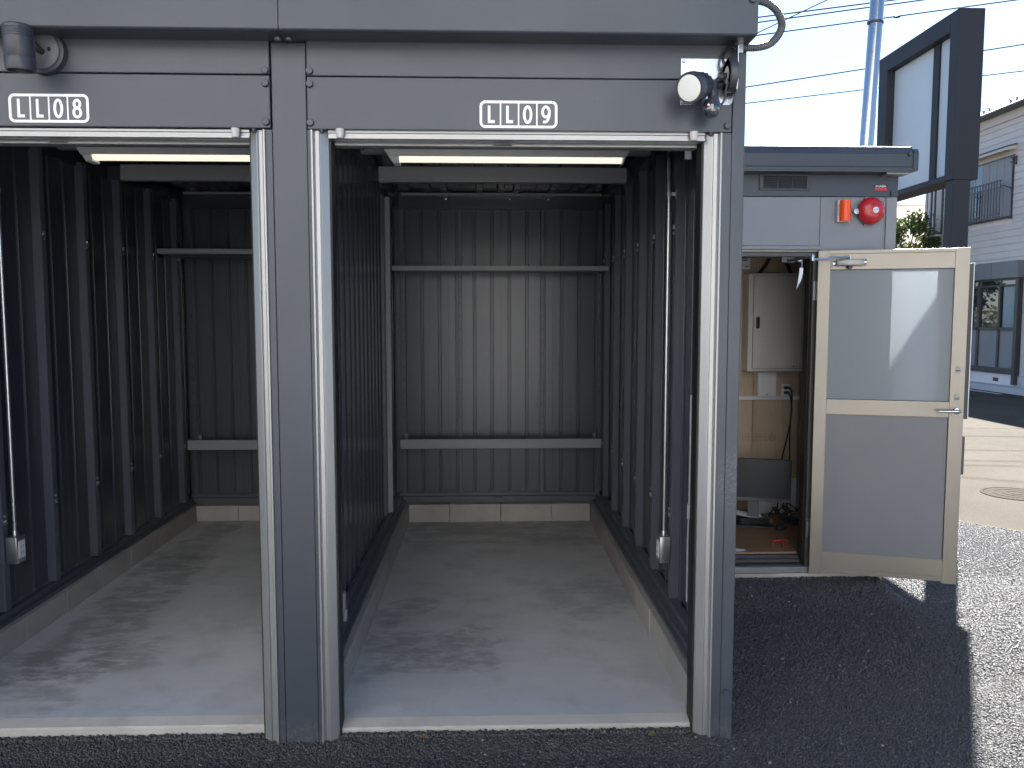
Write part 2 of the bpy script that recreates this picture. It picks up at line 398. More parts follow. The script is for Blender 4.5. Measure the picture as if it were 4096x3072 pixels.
def grains(name, pts, size, jit=.35, parent=None):
    """loose stones standing proud of the asphalt, real low-poly stones joined into one mesh"""
    n = len(pts); K = 6
    ang = rng.random(n)*math.tau
    rad = size*(.42+.36*rng.random(n)); h = rad*(.55+.75*rng.random(n))
    base = np.arange(K)*math.tau/K
    V = np.zeros((n, 2*K+1, 3))
    for lev, (rs, hz) in enumerate(((1., -.35), (.78, .55))):
        rr = rad[:, None]*rs*(.78+.44*rng.random((n, K)))
        aa = ang[:, None]+base[None]+lev*.4
        V[:, lev*K:(lev+1)*K, 0] = pts[:, 0:1]+rr*np.cos(aa)
        V[:, lev*K:(lev+1)*K, 1] = pts[:, 1:2]+rr*np.sin(aa)
        V[:, lev*K:(lev+1)*K, 2] = pts[:, 2:3]+h[:, None]*(hz+.3*(rng.random((n, K))-.5))
    V[:, 2*K, 0] = pts[:, 0]+rad*.25*(rng.random(n)-.5); V[:, 2*K, 1] = pts[:, 1]+rad*.25*(rng.random(n)-.5); V[:, 2*K, 2] = pts[:, 2]+h*(.75+.3*rng.random(n))
    F = []
    for i in range(K):
        j = (i+1) % K
        F += [(i, j, K+j), (i, K+j, K+i), (K+i, K+j, 2*K)]
    F = np.array(F)
    faces = (F[None]+(np.arange(n)*(2*K+1))[:, None, None]).reshape(-1, 3)
    me = bpy.data.meshes.new(name); vv = V.reshape(-1, 3)
    me.vertices.add(len(vv)); me.vertices.foreach_set('co', vv.ravel())
    me.loops.add(faces.size); me.loops.foreach_set('vertex_index', faces.ravel().astype(np.int32))
    me.polygons.add(len(faces)); me.polygons.foreach_set('loop_start', np.arange(len(faces))*3); me.polygons.foreach_set('loop_total', np.full(len(faces), 3))
    me.update(calc_edges=True)
    a = me.attributes.new('var', 'FLOAT', 'POINT'); a.data.foreach_set('value', np.repeat(rng.random(n), 2*K+1))
    me.materials.append(MAT['grain'])
    o = bpy.data.objects.new(name, me); COL.objects.link(o); o['kind'] = 'stuff'; o.parent = parent
    return o
def scatter(x0, x1, y0, y1, sp, keep=None):
    nx, ny = int((x1-x0)/sp), int((y1-y0)/sp)
    gx, gy = np.meshgrid(np.arange(nx), np.arange(ny))
    x = x0+(gx+.5*(gy % 2)+.8*(rng.random(gx.shape)-.5))*sp; y = y0+(gy+.8*(rng.random(gx.shape)-.5))*sp
    x, y = x.ravel(), y.ravel()
    if keep is not None: k = keep(x, y); x, y = x[k], y[k]
    return np.stack([x, y, ground_z(x, y)], 1)
def near_ok(x, y):
    ok = np.ones_like(x, bool)
    for a, b in ((-.812,-.63),(.874,.972)): ok &= ~((x > a) & (x < b) & (y > .004))
    ok &= ~((x > -.63) & (x < .874) & (y > .052)); ok &= ~((x < -.812) & (y > .052))
    return ok
def right_ok(x, y):
    ok = ~((x < 2.47) & (y > 1.742)); ok &= ~((x < .985) & (y > -.02)); ok &= x < lot_edge(y)
    return ok
P1 = scatter(-2.3, 1.0, -.34, .06, .0070, near_ok)
P2 = scatter(.97, 3.2, -.42, .55, .0076, right_ok)
P3 = np.concatenate([scatter(.97, 4.4, .55, 2.0, .0104, right_ok), scatter(2.45, 5.0, 2.0, 3.6, .0135, right_ok)])
E1 = scatter(-2.3, .82, .03, .056, .006, near_ok); E1[:, 2] += rng.random(len(E1))*.012
E2 = scatter(.985, 2.47, 1.715, 1.742, .006, right_ok); E2[:, 2] += rng.random(len(E2))*.012
allp = np.concatenate([P1, P2, E1, E2])
go = grains('asphalt_stones', allp, .0112); go['label'] = 'coarse black stones of the fresh asphalt'; go['category'] = 'asphalt stones'
go2 = grains('asphalt_stones', P3, .0142); go2['label'] = 'coarse black stones of the asphalt by the open door'; go2['category'] = 'asphalt stones'

# ================================================================== BAY FLOORS (setting)
def bay_floor(x0, x1, zf, mat, name='floor'):
    bm = new()
    prism(bm, [(.112, zf), (3.40, zf), (3.40, -.2), (.112, -.2)], x0-.10, x1+.14, 'x')
    f = struct(obj(name, bm, mat))
    bm = new()                                                     # pale weathered front edge
    prism(bm, [(.110, zf+.001), (.110, -.2), (.055, -.2), (.055, zf-.020), (.060, zf-.014)], x0-.06, x1+.06, 'x')
    obj('threshold', bm, 'threshold', f)
    return f
def chalk(f, x0, x1, y, z):
    x = x0
    while x < x1:
        L = random.uniform(.06, .3); bm = new(); bx(bm, x, min(x+L, x1), y-.0008, y, z, z+random.uniform(.004, .008)); obj('chalk_line', bm, 'chalk', f); x += L+random.uniform(.0, .08)
def curb_run(f, x0, x1, y0, y1, z0, z1, n, along):
    L = (y1-y0 if along == 'y' else x1-x0)/n
    for i in range(n):
        bm = new(); e = .0018; w = random.uniform(-.0015, .0015)
        if along == 'y': bx(bm, x0+w, x1+w, y0+i*L+e, y0+(i+1)*L-e, z0, z1+random.uniform(-.002,.002), bev=.003)
        else: bx(bm, x0+i*L+e, x0+(i+1)*L-e, y0+w, y1+w, z0, z1+random.uniform(-.002,.002), bev=.003)
        obj('curb_block', bm, 'curb', f)
MAT['chalk'] = paint('pale_blue_chalk', (.22,.45,.58), .8, 0, .2, scale=60)
f09 = bay_floor(-.605, .822, .0, 'floor09'); f08 = bay_floor(-2.262, -.83, .02, 'floor08')
chalk(f09, -.5, .80, .0548, -.047); chalk(f08, -2.2, -.9, .0548, -.040)
for f, xa, xb, zf in ((f09, -.605, .822, .0), (f08, -2.262, -.83, .02)):
    curb_run(f, xb, xb+.10, .115, 3.27, zf-.02, .14, 8, 'y')
    curb_run(f, xa-.085, xa, .115, 3.27, zf-.02, .14, 8, 'y')
    curb_run(f, xa-.085, xb+.10, 3.27, 3.38, zf-.02, .14, 4, 'x')

# ================================================================== STORAGE GARAGE
G = thing('storage_garage', 'dark grey steel storage garage with two open bays', 'garage', (0, 1.6, GZ))
bm = new(); lathe(bm, [(.0135, 0), (.0135, .007), (.0115, .011), (0, .0115)], (0,0,0), (0,-1,0), 16); BOLT = mesh_of('bolt', bm, 'facade', True)
bm = new(); lathe(bm, [(.006, 0), (.006, .004), (0, .0055)], (0,0,0), (0,-1,0), 10); SCREW = mesh_of('screw', bm, 'galv', True)
# fascia (roof edge) as two folded sheets
def fascia(x0, x1):
    bm = new()
    prism(bm, [(-.12, 2.608), (-.116, 2.603), (-.105, 2.600), (.02, 2.603), (.02, 2.99), (-.10, 2.99), (-.12, 2.98)], x0, x1, 'x')
    return obj('roof_fascia', bm, 'facade', G)
fl = fascia(-2.5, -.7195); fr = fascia(-.7165, .962)
bm = new(); prism(bm, [(-.115, 2.61), (-.115, 2.985), (.02, 2.985), (.02, 2.606), (-.09, 2.606)], .9622, .968, 'x'); obj('fascia_end_cap', bm, 'facade', G)
for p in ((-.73, -.12, 2.79), (-.705, -.12, 2.79), (.945, -.12, 2.724)): inst('bolt', BOLT, p, G)
for p in ((-.738, -.045, 2.6), (-.70, -.045, 2.6)): inst('bolt', BOLT, p, G, rot=(math.pi/2, 0, 0))
# header panels
def header(x0, x1, z0, z1, bolts):
    bm = new(); bx(bm, x0, x1, -.004, .03, z0, z1, bev=.003); h = obj('header_panel', bm, 'facade', G)
    for x, z in bolts: inst('bolt', BOLT, (x, -.004, z), h)
header(-.648, .915, 2.4815, 2.606, [(-.637, 2.4975), (.898, 2.4975)])
header(-.648, .915, 2.291, 2.4785, [(-.637, 2.4515), (-.637, 2.314), (.898, 2.4515), (.898, 2.314)])
header(-2.285, -.782, 2.4855, 2.606, [(-.797, 2.4975), (-2.27, 2.4975)])
header(-2.285, -.782, 2.294, 2.4815, [(-.797, 2.4525), (-.797, 2.3155), (-2.27, 2.4525), (-2.27, 2.3155)])
box_obj('header_light_block', 'dark', G, -2.40, .93, .031, .05, 2.28, 2.62)  # unseen dark sheet added behind the header to block light
# pillars
def pillar(x0, x1, name='pillar'):
    bm = new(); bx(bm, x0, x1, .002, .10, -.2, 2.60, bev=.003); o = obj(name, bm, 'facade', G); return o
pillar(-.777, -.652)
pillar(-2.42, -2.29)
bm = new(); bx(bm, .9185, .967, 0, .11, -.2, 2.602, bev=.004); obj('corner_post', bm, 'facade', G)
for x0, x1 in ((-.804, -.7785), (-.6505, -.637), (.880, .9175), (-2.289, -2.262)):
    bm = new(); bx(bm, x0, x1, .001, .09, -.2, 2.29, bev=.0015); obj('jamb_strip', bm, 'facade', G)
inst('bolt', BOLT, (.937, 0, .138), G)
# aluminium guide rails
def guide(xo, s):      # xo outer edge, s=+1 when the opening lies towards +x
    prof = [(0,-.006),(.006,-.006),(.008,.004),(.013,.010),(.026,.012),(.030,.006),(.034,.008),(.059,.026),(.0605,.030),(.0605,.115),(.050,.115),(.050,.06),(0,.06)]
    bm = new(); prism(bm, [(xo+s*a, b) for a, b in prof], -.2, 2.289, 'z')
    o = obj('guide_rail', bm, 'alu', G)
    bm = new(); bx(bm, xo+s*.0607, xo+s*.066, .034, .11, -.1, 2.28); obj('rubber_seal', bm, 'dark', o)
    return o
guide(-.637, 1); guide(.880, -1); guide(-.804, -1); guide(-2.262, 1)
for xa, xb in ((-.577, .820), (-2.20, -.864)):
    bm = new(); prism(bm, [(.012,2.291),(.012,2.283),(.018,2.281),(.018,2.270),(.010,2.268),(.010,2.262),(.06,2.262),(.06,2.291)], xa, xb, 'x'); tr_ = obj('top_rail', bm, 'alu', G)
    bm = new(); prism(bm, [(.080,2.258),(.080,2.252),(.086,2.249),(.128,2.249),(.132,2.258),(.13,2.33),(.085,2.33)], xa+.012, xb-.012, 'x'); sb = obj('shutter_bottom_bar', bm, 'alu', G)
    for x in (xa+.046, xb-.046):
        bm = new(); lathe(bm, [(.016, 0), (.0135, -.028), (.011, -.032), (0, -.032)], (x, -.002, 2.292), (0,0,1), 16); obj('rubber_stop', bm, 'trim', tr_, True)
    for x in (xa-.02, xb+.02):
        bm = new(); lathe(bm, [(.009, 0), (.009, -.012), (0, -.014)], (x, .004, 2.292), (0,0,1), 12); obj('rail_screw', bm, 'black', tr_, True)
    bm = new(); bx(bm, (xa+xb)/2-.09, (xa+xb)/2-.02, .078, .082, 2.2535, 2.2575); obj('bar_grip', bm, 'dark', sb)
# ---- wall panels: ribbed sheets, .4655 m wide, shared meshes
PW = .4655
def panel_mesh(name, z0, z1, mat, flip=1, bead=.008, bw=.010, edge=True, nb=3):
    """panel in local x 0..PW; visible face towards -y"""
    pts = [(0, 0)]
    for i in range(nb):
        c = PW*(i+.5)/nb
        pts += [(c-bw-.005, 0), (c-bw, -bead*flip), (c-.003, -bead*flip), (c-.0015, -bead*.2*flip), (c+.0015, -bead*.2*flip), (c+.003, -bead*flip), (c+bw, -bead*flip), (c+bw+.005, 0)]
    pts += [(PW-.0012, 0), (PW-.0012, .014), (0.0, .014)]
    bm = new(); prism(bm, pts, z0, z1, 'z'); return mesh_of(name, bm, mat)
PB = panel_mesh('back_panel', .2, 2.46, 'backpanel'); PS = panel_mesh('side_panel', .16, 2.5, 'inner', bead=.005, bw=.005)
# back walls
for x0, nn in ((-.708, 4), (-2.335, 4)):
    for i in range(nn):
        sxx = (1.655 if x0 > -1 else 1.60)/nn/PW
        inst('wall_panel', PB, (x0+i*sxx*PW, 3.385, 0), G, scale=(sxx, 1, 1))
    x1 = x0+(1.655 if x0 > -1 else 1.60)
    bm = new(); prism(bm, [(3.40,.14),(3.345,.14),(3.345,.185),(3.36,.19),(3.36,.215),(3.40,.218)], x0, x1, 'x'); br = obj('base_rail', bm, 'stud', G)
    bm = new(); bx(bm, x0+.78, x0+.84, 3.340, 3.346, .175, .19); obj('rail_clip', bm, 'inner', br)
    bm = new(); bx(bm, x0, x1, 3.36, 3.40, 2.45, 2.58, bev=.003); obj('rear_header', bm, 'inner', G)
    bm = new(); bx(bm, x0+.07, x1-.06, 3.19, 3.23, 2.535, 2.55); obj('ceiling_rail', bm, 'beam', G)
    for x in (x0+.40, x0+.9, x0+1.2): inst('screw', SCREW, (x, 3.359, 2.53), G)
# slotted uprights on the back walls
def upright(x):
    bm = new(); bx(bm, x-.014, x+.014, 3.352, 3.384, .218, 2.45, bev=.002)
    for k in range(14): bx(bm, x-.005, x+.005, 3.3508, 3.353, .62+k*.1, .628+k*.1, m=1)
    obj('slotted_upright', bm, ['stud','dark'], G)
for x in (-.65, -.2, .445, .9): upright(x)
for x in (-2.29, -1.70, -1.1): upright(x)
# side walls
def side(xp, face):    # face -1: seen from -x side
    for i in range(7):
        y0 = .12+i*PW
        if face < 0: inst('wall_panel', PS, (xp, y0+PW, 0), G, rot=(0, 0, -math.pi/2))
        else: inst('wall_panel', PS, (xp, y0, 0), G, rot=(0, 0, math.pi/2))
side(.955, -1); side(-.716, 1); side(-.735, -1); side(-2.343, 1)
CLIP = None
bm = new(); bx(bm, -.013, .013, -.006, 0, .012, .034, bev=.001); lathe(bm, [(.0085, 0), (.0085, .005), (.005, .008), (0, .008)], (0, 0, -.008), (0, -1, 0), 12); CLIP = mesh_of('clip', bm, 'galv', True)
bm = new(); prism(bm, [(-.024,.045),(-.024,.003),(-.021,0),(.021,0),(.024,.003),(.024,.045)], .2, 2.49, 'z'); STUD = mesh_of('stud', bm, 'stud')
def studs(xf, face, ys):      # xf: stud face plane
    rz = -math.pi/2 if face < 0 else math.pi/2
    for y in ys:
        st = inst('stud', STUD, (xf, y, 0), G, rot=(0, 0, rz))
        for z in (2.02, .655):
            c = bpy.data.objects.new('clip', CLIP); COL.objects.link(c); c.parent = st; c.location = (0, -.0005, z)
            if z < 1: c.rotation_euler = (0, math.pi, 0)
studs(.912, -1, (.42, .88, 1.345, 1.81, 2.275, 2.74, 3.205)); studs(-2.298, 1, (.37, .83, 1.29, 1.755, 2.22, 2.69, 3.155)); studs(-.778, -1, (.42, .88, 1.345, 1.81, 2.275, 2.74, 3.205))
for (xa, s) in ((.852, 1), (-.634, -1), (-.852, 1), (-2.29, -1)):
    w = .095 if xa in (.852,) else .075
    pr = [(0,.14),(0,.158),(.022,.160),(.022,.188),(.05,.19),(.055,.214),(w,.216),(w,.14)]
    bm = new(); prism(bm, [(xa+s*a, b) for a, b in pr], .11, 3.345, 'y'); br = obj('base_rail', bm, 'stud', G)
    if s*xa > 0 and xa > 0:
        for y in (.63, 1.1, 1.55, 2.0, 2.5, 2.95): inst('screw', SCREW, (xa+.055, y, .2), br, rot=(0, 0, -math.pi/2))
    bm = new(); bx(bm, min(xa+s*.04, xa+s*w), max(xa+s*.04, xa+s*w), .11, 3.345, 2.47, 2.56); obj('wall_plate', bm, 'inner', G)
# front inner stiles behind the guide rails
for x0, x1 in ((.886, .953), (-.715, -.645), (-.872, -.806), (-2.34, -2.27)):
    bm = new(); bx(bm, x0, x1, .118, .165, -.05, 2.45, bev=.002)
    for k in range(16): bx(bm, (x0 if x0 > 0 or x0 < -2 else x0)-.0006, x0, .138, .146, .5+k*.11, .508+k*.11, m=1)
    obj('front_stile', bm, ['inner','dark'], G)
# end plates: little aluminium lever on the right jamb, white tab on the left jamb
bm = new(); bx(bm, .8105, .8175, .12, .128, .86, 1.3, bev=.002); bx(bm, .806, .8175, .118, .13, .80, .86, bev=.002); tube(bm, [(.812,.124,.8),(.81,.124,.7),(.81,.124,.46)], .003, 8); obj('shutter_lever', bm, 'beam', G)
bm = new(); prism(bm, [(.13,.43),(.165,.43),(.165,.50),(.16,.507),(.135,.507),(.13,.50)], -.574, -.566, 'x'); bx(bm, -.575, -.56, .13, .16, .39, .44, bev=.004); obj('shutter_stop', bm, 'alu', G)
bm = new(); bx(bm, .772, .80, .12, .13, 2.215, 2.252, bev=.004); obj('shutter_stop', bm, 'stud', G)
# left post under the shelf
bm = new(); prism(bm, [(-.712,2.66),(-.663,2.66),(-.663,2.70),(-.668,2.70),(-.668,2.665),(-.712,2.665)], .225, 2.44, 'z'); obj('shelf_post', bm, 'shelf', G)
bm = new(); bx(bm, -.712, -.695, 2.55, 2.66, .225, 2.44); obj('shelf_post_flange', bm, 'stud', G)
# ceiling deck and beams
bm = new()
def deck_prof(w):
    p = [(0, 0)]
    for c in (.12, .28, .40): p += [(c-.03, 0), (c-.02, -.022), (c+.02, -.022), (c+.03, 0)]
    return p+[(w, 0), (w, .02), (0, .02)]
DW = .5483
prism(bm, deck_prof(DW-.003), .05, 3.38, 'y'); DECK = mesh_of('ceiling_deck', bm, 'inner')
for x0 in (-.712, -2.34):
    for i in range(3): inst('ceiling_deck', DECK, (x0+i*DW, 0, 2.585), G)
def beam(x0, x1, y, z0, z1):
    bm = new(); prism(bm, [(y,z0),(y+.05,z0),(y+.05,z0+.015),(y+.008,z0+.012),(y+.008,z1-.002),(y+.05,z1-.002),(y+.05,z1),(y,z1)], x0, x1, 'x'); b = obj('ceiling_beam', bm, 'beam', G)
    for x in (x0+.015, x1-.015):
        for z in (z0+.015, z1-.018): inst('screw', SCREW, (x, y-.0005, z), b)
    for x in (x0+.02, x1-.02):
        bm = new(); bx(bm, x-.12 if x < (x0+x1)/2 else x, x if x < (x0+x1)/2 else x+.09, y+.055, y+.06, z0+.01, z1); obj('beam_bracket', bm, 'inner', b)
beam(-.645, .866, 1.25, 2.458, 2.555); beam(-.643, .862, 1.95, 2.428, 2.517)
beam(-2.19, -.86, 1.25, 2.47, 2.56); beam(-2.18, -.86, 1.95, 2.428, 2.52)
# roof, outer walls
box_obj('roof_sheet', 'roof', G, -2.5, .975, .03, 3.5, 2.92, 2.98)
bm = new()
for i in range(14):
    y0 = .12+i*.235; prism(bm, [(.968,y0),(.974,y0+.02),(.974,y0+.2),(.968,y0+.22)], -.1, 2.9, 'z')
bx(bm, .9605, .9675, .112, 3.42, -.15, 2.92); obj('outer_side_wall', bm, 'facade', G)
box_obj('outer_rear_wall', 'facade', G, -2.45, .9675, 3.42, 3.45, -.15, 2.92)
box_obj('outer_left_wall', 'facade', G, -2.45, -2.425, .105, 3.42, -.15, 2.92)

# ---- shelves
def shelf(x0, x1, y0, y1, zt, label):
    t = thing('shelf', label, 'shelf', ((x0+x1)/2, (y0+y1)/2, zt-.035), 'steel shelves on the back walls')
    bm = new(); prism(bm, [(y0, zt-.034), (y0, zt), (y1, zt), (y1, zt-.002), (y0+.003, zt-.002), (y0+.003, zt-.03), (y0+.02, zt-.03), (y0+.02, zt-.034)], x0, x1, 'x'); obj('tray', bm, 'shelf', t)
    for k in range(4):
        y = y0+.03+(y1-y0-.05)*k/3
        bm = new(); bx(bm, x0+.01, x1-.01, y-.012, y+.012, zt-.022, zt-.0025); obj('stiffener', bm, 'stud', t)
    for x in (x0, x1-.003):
        bm = new(); bx(bm, x+.0005, x+.0025, y0+.004, y1-.002, zt-.0335, zt-.003); obj('end_plate', bm, 'shelf', t)
shelf(-.68, .905, 2.93, 3.345, 1.987, 'long grey steel shelf above the back wall of the right bay')
shelf(-2.285, -.86, 2.72, 3.345, 2.088, 'grey steel shelf high in the left bay, cut off by the pillar')
def low_shelf(x0, x1, y0, y1, z0, z1, label):
    t = thing('shelf', label, 'shelf', ((x0+x1)/2, (y0+y1)/2, z0), 'low box rails on the back walls')
    bm = new(); bx(bm, x0, x1, y0, y0+.012, z0, z1, bev=.002); obj('front_plate', bm, 'shelf', t)
    bm = new(); bx(bm, x0+.004, x1-.004, y0+.0125, y1, z0+.01, z0+.02); obj('tray', bm, 'shelf', t)
    for x in (x0+.03, x1-.03):
        bm = new(); bx(bm, x-.012, x+.012, y1-.02, y1-.004, z0+.02, z1+.018, bev=.002); bx(bm, x-.002, x+.002, y0+.013, y1, z0+.02, z1-.01); obj('hook_bracket', bm, 'shelf', t)
low_shelf(-.658, .895, 3.15, 3.35, .603, .675, 'low deep-fronted grey shelf rail at the back of the right bay')
low_shelf(-2.275, -.86, 3.15, 3.35, .603, .677, 'low grey shelf rail at the back of the left bay')

# ---- ceiling lights
def ceiling_light(x0, y, label):
    t = thing('ceiling_light', label, 'ceiling light', (x0+.61, y, 2.37), 'lit LED batten lights')
    z = 2.44
    bm = new(); prism(bm, [(x0, z), (x0+1.225, z), (x0+1.205, z-.034), (x0+.022, z-.034)], y-.035, y+.10, 'y')
    obj('reflector', bm, 'white', t)
    bm = new(); prism(bm, [(x0+.024, z-.0345), (x0+.073, z-.0345), (x0+.075, z-.066), (x0+.045, z-.068), (x0+.034, z-.05)], y-.028, y+.05, 'y'); obj('end_socket', bm, 'white', t)
    bm = new(); prism(bm, [(x0+1.201, z-.0345), (x0+1.207, z-.0345), (x0+1.196, z-.064), (x0+1.19, z-.064)], y-.028, y+.05, 'y'); obj('end_socket', bm, 'galv', t)
    bm = new(); prof = [(y-.033, z-.0347)]+[(y+.006-.038*math.cos(a), z-.036-.021*math.sin(a)) for a in np.linspace(.1, math.pi-.1, 10)]+[(y+.045, z-.0347)]
    prism(bm, prof, x0+.0755, x0+1.1895, 'x'); obj('diffuser', bm, 'tube_light', t, True)
ceiling_light(-.502, 1.10, 'lit LED ceiling light in the right bay'); ceiling_light(-2.005, 1.10, 'lit LED ceiling light in the left bay, cut off by the pillar')

# ---- unit number stickers
def stroke(bm, pts, w, y, closed=False, th=.0008):
    P = [Vector((p[0], p[1])) for p in pts]; n = len(P); L = []; R = []
    for i, p in enumerate(P):
        a = P[i-1] if (i > 0 or closed) else p; b = P[(i+1) % n] if (i < n-1 or closed) else p
        t = (b-p).normalized() + (p-a).normalized(); t.normalize()
        nn = Vector((-t.y, t.x)); L.append(p+nn*w/2); R.append(p-nn*w/2)
    for yy in (y,):
        l = [bm.verts.new((q.x, yy, q.y)) for q in L]; r = [bm.verts.new((q.x, yy, q.y)) for q in R]
        l2 = [bm.verts.new((q.x, yy+th, q.y)) for q in L]; r2 = [bm.verts.new((q.x, yy+th, q.y)) for q in R]
        rngk = range(n if closed else n-1)
        for i in rngk:
            j = (i+1) % n
            bm.faces.new((l[i], l[j], r[j], r[i])); bm.faces.new((l[i], l2[i], l2[j], l[j])); bm.faces.new((r[i], r[j], r2[j], r2[i]))
def rrect(x0, x1, z0, z1, r, k=6):
    out = []
    for cx, cz, a0 in ((x1-r, z1-r, 0), (x0+r, z1-r, 90), (x0+r, z0+r, 180), (x1-r, z0+r, 270)):
        for i in range(k+1):
            a = math.radians(a0+90*i/k); out.append((cx+r*math.cos(a), cz+r*math.sin(a)))
    return out
def ell(cx, cz, rx, rz, a0=0, a1=360, n=28):
    return [(cx+rx*math.cos(math.radians(a0+(a1-a0)*i/n)), cz+rz*math.sin(math.radians(a0+(a1-a0)*i/n))) for i in range(n+(0 if a1-a0 == 360 else 1))]
def unit_sign(x0, x1, z0, z1, last, label):
    t = thing('unit_number_sign', label, 'sign', ((x0+x1)/2, -.005, z0), 'unit number stickers')
    W = x1-x0; y = -.0062
    bm = new(); A, B = prism(bm, rrect(x0+.004, x1-.004, z0+.004, z1-.004, .017), -.0045, -.0054, 'y'); obj('backing', bm, 'plate', t)
    bm = new(); stroke(bm, rrect(x0+.0045, x1-.0045, z0+.0045, z1-.0045, .016), .0095, y, True); obj('border', bm, 'sticker', t)
    cells = [x0+W*f for f in (.268, .5, .735)]
    for c in cells:
        bm = new(); stroke(bm, [(c, z0+.009), (c, z1-.009)], .0052, y); obj('divider', bm, 'sticker', t)
    h0, h1 = z0+.0175, z1-.018; hm = (h0+h1)/2; w = .0098
    for k, fx in enumerate((.105, .340)):
        lx = x0+W*fx; bm = new()
        prism(bm, [(lx, h0), (lx+.0255, h0), (lx+.0255, h0+.0105), (lx+.0095, h0+.0105), (lx+.0095, h1), (lx, h1)], y, y+.0008, 'y'); obj('letter', bm, 'sticker', t)
    cx = x0+W*.6165
    bm = new(); stroke(bm, ell(cx, hm, .0125, (h1-h0)/2-w/2+.002), w, y, True); obj('digit', bm, 'sticker', t)
    cx = x0+W*.852; H = h1-h0
    bm = new()
    if last == 9:
        stroke(bm, ell(cx, h0+H*.66, .0125, H*.34-w/2+.002), w, y, True)
        stroke(bm, [(cx+.0125, h0+H*.66), (cx+.0123, h0+H*.5), (cx+.0108, h0+H*.36), (cx+.0075, h0+H*.22), (cx+.002, h0+H*.11), (cx-.004, h0+H*.075), (cx-.0105, h0+H*.09)], w, y-.0002)
    else:
        stroke(bm, ell(cx, h0+H*.745, .0103, H*.255-w/2+.002), w, y, True); stroke(bm, ell(cx, h0+H*.285, .0123, H*.285-w/2+.002), w, y-.0002, True)
    obj('digit', bm, 'sticker', t)
unit_sign(-.020, .266, 2.300, 2.398, 9, 'white sticker reading LL09 over the right bay')
unit_sign(-1.714, -1.430, 2.307, 2.408, 8, 'white sticker reading LL08 over the left bay')

# ---- conduits with outlet boxes
def outlet(xw, s, y, zt, label):       # wall stud plane at xw; room towards s
    t = thing('power_outlet', label, 'power outlet', (xw, y, zt-.13), 'conduit outlets on the bay walls')
    xc = xw+s*.028
    bm = new(); tube(bm, smooth_pts([(xc, y, zt), (xc, y, 1.2), (xc, y, 2.36), (xc+s*-.0, y+.03, 2.44), (xc, y+.12, 2.50)], 5), .0095, 12); obj('conduit', bm, 'galv', t, True)
    bm = new(); lathe(bm, [(.0125, 0), (.0125, .02), (.011, .024)], (xc, y, zt), (0,0,1), 14); obj('conduit_connector', bm, 'galv', t, True)
    bm = new(); lathe(bm, [(.012, 0), (.012, .018)], (xc, y, 2.19), (0,0,1), 14); bx(bm, min(xc, xw), max(xc, xw), y-.003, y+.003, 2.19, 2.208); bx(bm, xw-.004, xw+.004, y-.03, y+.01, 2.175, 2.223); obj('conduit_clamp', bm, 'galv', t)
    xi = xw+s*.055; a, b = sorted((xw+s*.002, xi))
    bm = new(); bx(bm, a, b, y-.038, y+.038, zt-.132, zt, bev=.005); bo = obj('box', bm, 'galv', t, True)
    a, b = sorted((xi+s*.0003, xi+s*.004))
    bm = new(); bx(bm, a, b, y-.026, y+.026, zt-.108, zt-.024, bev=.0015); cv = obj('cover_plate', bm, 'white', bo)
    for z in (zt-.052, zt-.082):
        for dy in (-.008, .008):
            a, b = sorted((xi+s*.0035, xi+s*.0046)); bm = new(); bx(bm, a, b, y+dy-.0015, y+dy+.0015, z-.006, z+.006); obj('socket_slot', bm, 'dark', bo)
outlet(.912, -1, .885, .527, 'steel outlet box at the foot of a conduit, right wall of the right bay')
outlet(-2.298, 1, .86, .56, 'steel outlet box at the foot of a conduit, left wall of the left bay')

# ---- spotlight over LL08
t = thing('spotlight', 'black downward wall spotlight above the LL08 sticker', 'spotlight', (-1.576, 0, 2.48))
c = (-1.576, -.0045, 2.551)
bm = new(); lathe(bm, [(.079, 0), (.079, .012), (.076, .016), (.076, .024), (.066, .026)], c, (0,-1,0), 40); b0 = obj('wall_base', bm, 'navy', t, True)
bm = new(); lathe(bm, [(.0655, .0262), (.064, .034), (.058, .038), (0, .038)], c, (0,-1,0), 40); obj('base_cover', bm, 'plate', t, True)
bm = new(); lathe(bm, [(.007, 0), (.007, .003), (0, .004)], (c[0]+.034, c[1]-.038, c[2]+.002), (0,-1,0), 14); obj('cover_screw', bm, 'chrome', t, True)
bm = new(); tube(bm, smooth_pts([(c[0]+.006, -.04, c[2]-.006), (c[0]+.002, -.058, c[2]-.002), (c[0]-.006, -.075, c[2]+.012), (c[0]-.012, -.088, c[2]+.022)], 4), .012, 14); obj('swivel_arm', bm, 'black', t, True)
bm = new(); cx, cy = -1.598, -.128
pr = [(0, 2.602), (.044, 2.602), (.0485, 2.597)]
for k in range(4): z = 2.588-k*.008; pr += [(.0485, z), (.0472, z-.0015), (.0472, z-.003), (.0485, z-.0045)]
pr += [(.0485, 2.495), (.0478, 2.494), (.0485, 2.492), (.0485, 2.464), (.0455, 2.452), (.041, 2.452), (.040, 2.470), (0, 2.470)]
lathe(bm, [(r, h-2.45) for r, h in pr], (cx, cy, 2.45), (.0, -.06, 1), 40); obj('lamp_body', bm, 'navy', t, True)
bm = new(); lathe(bm, [(.0395, 0), (.0395, .002), (0, .004)], (cx, cy+.002, 2.466), (0, -.06, 1), 30); obj('lamp_lens', bm, 'glass', t, True)

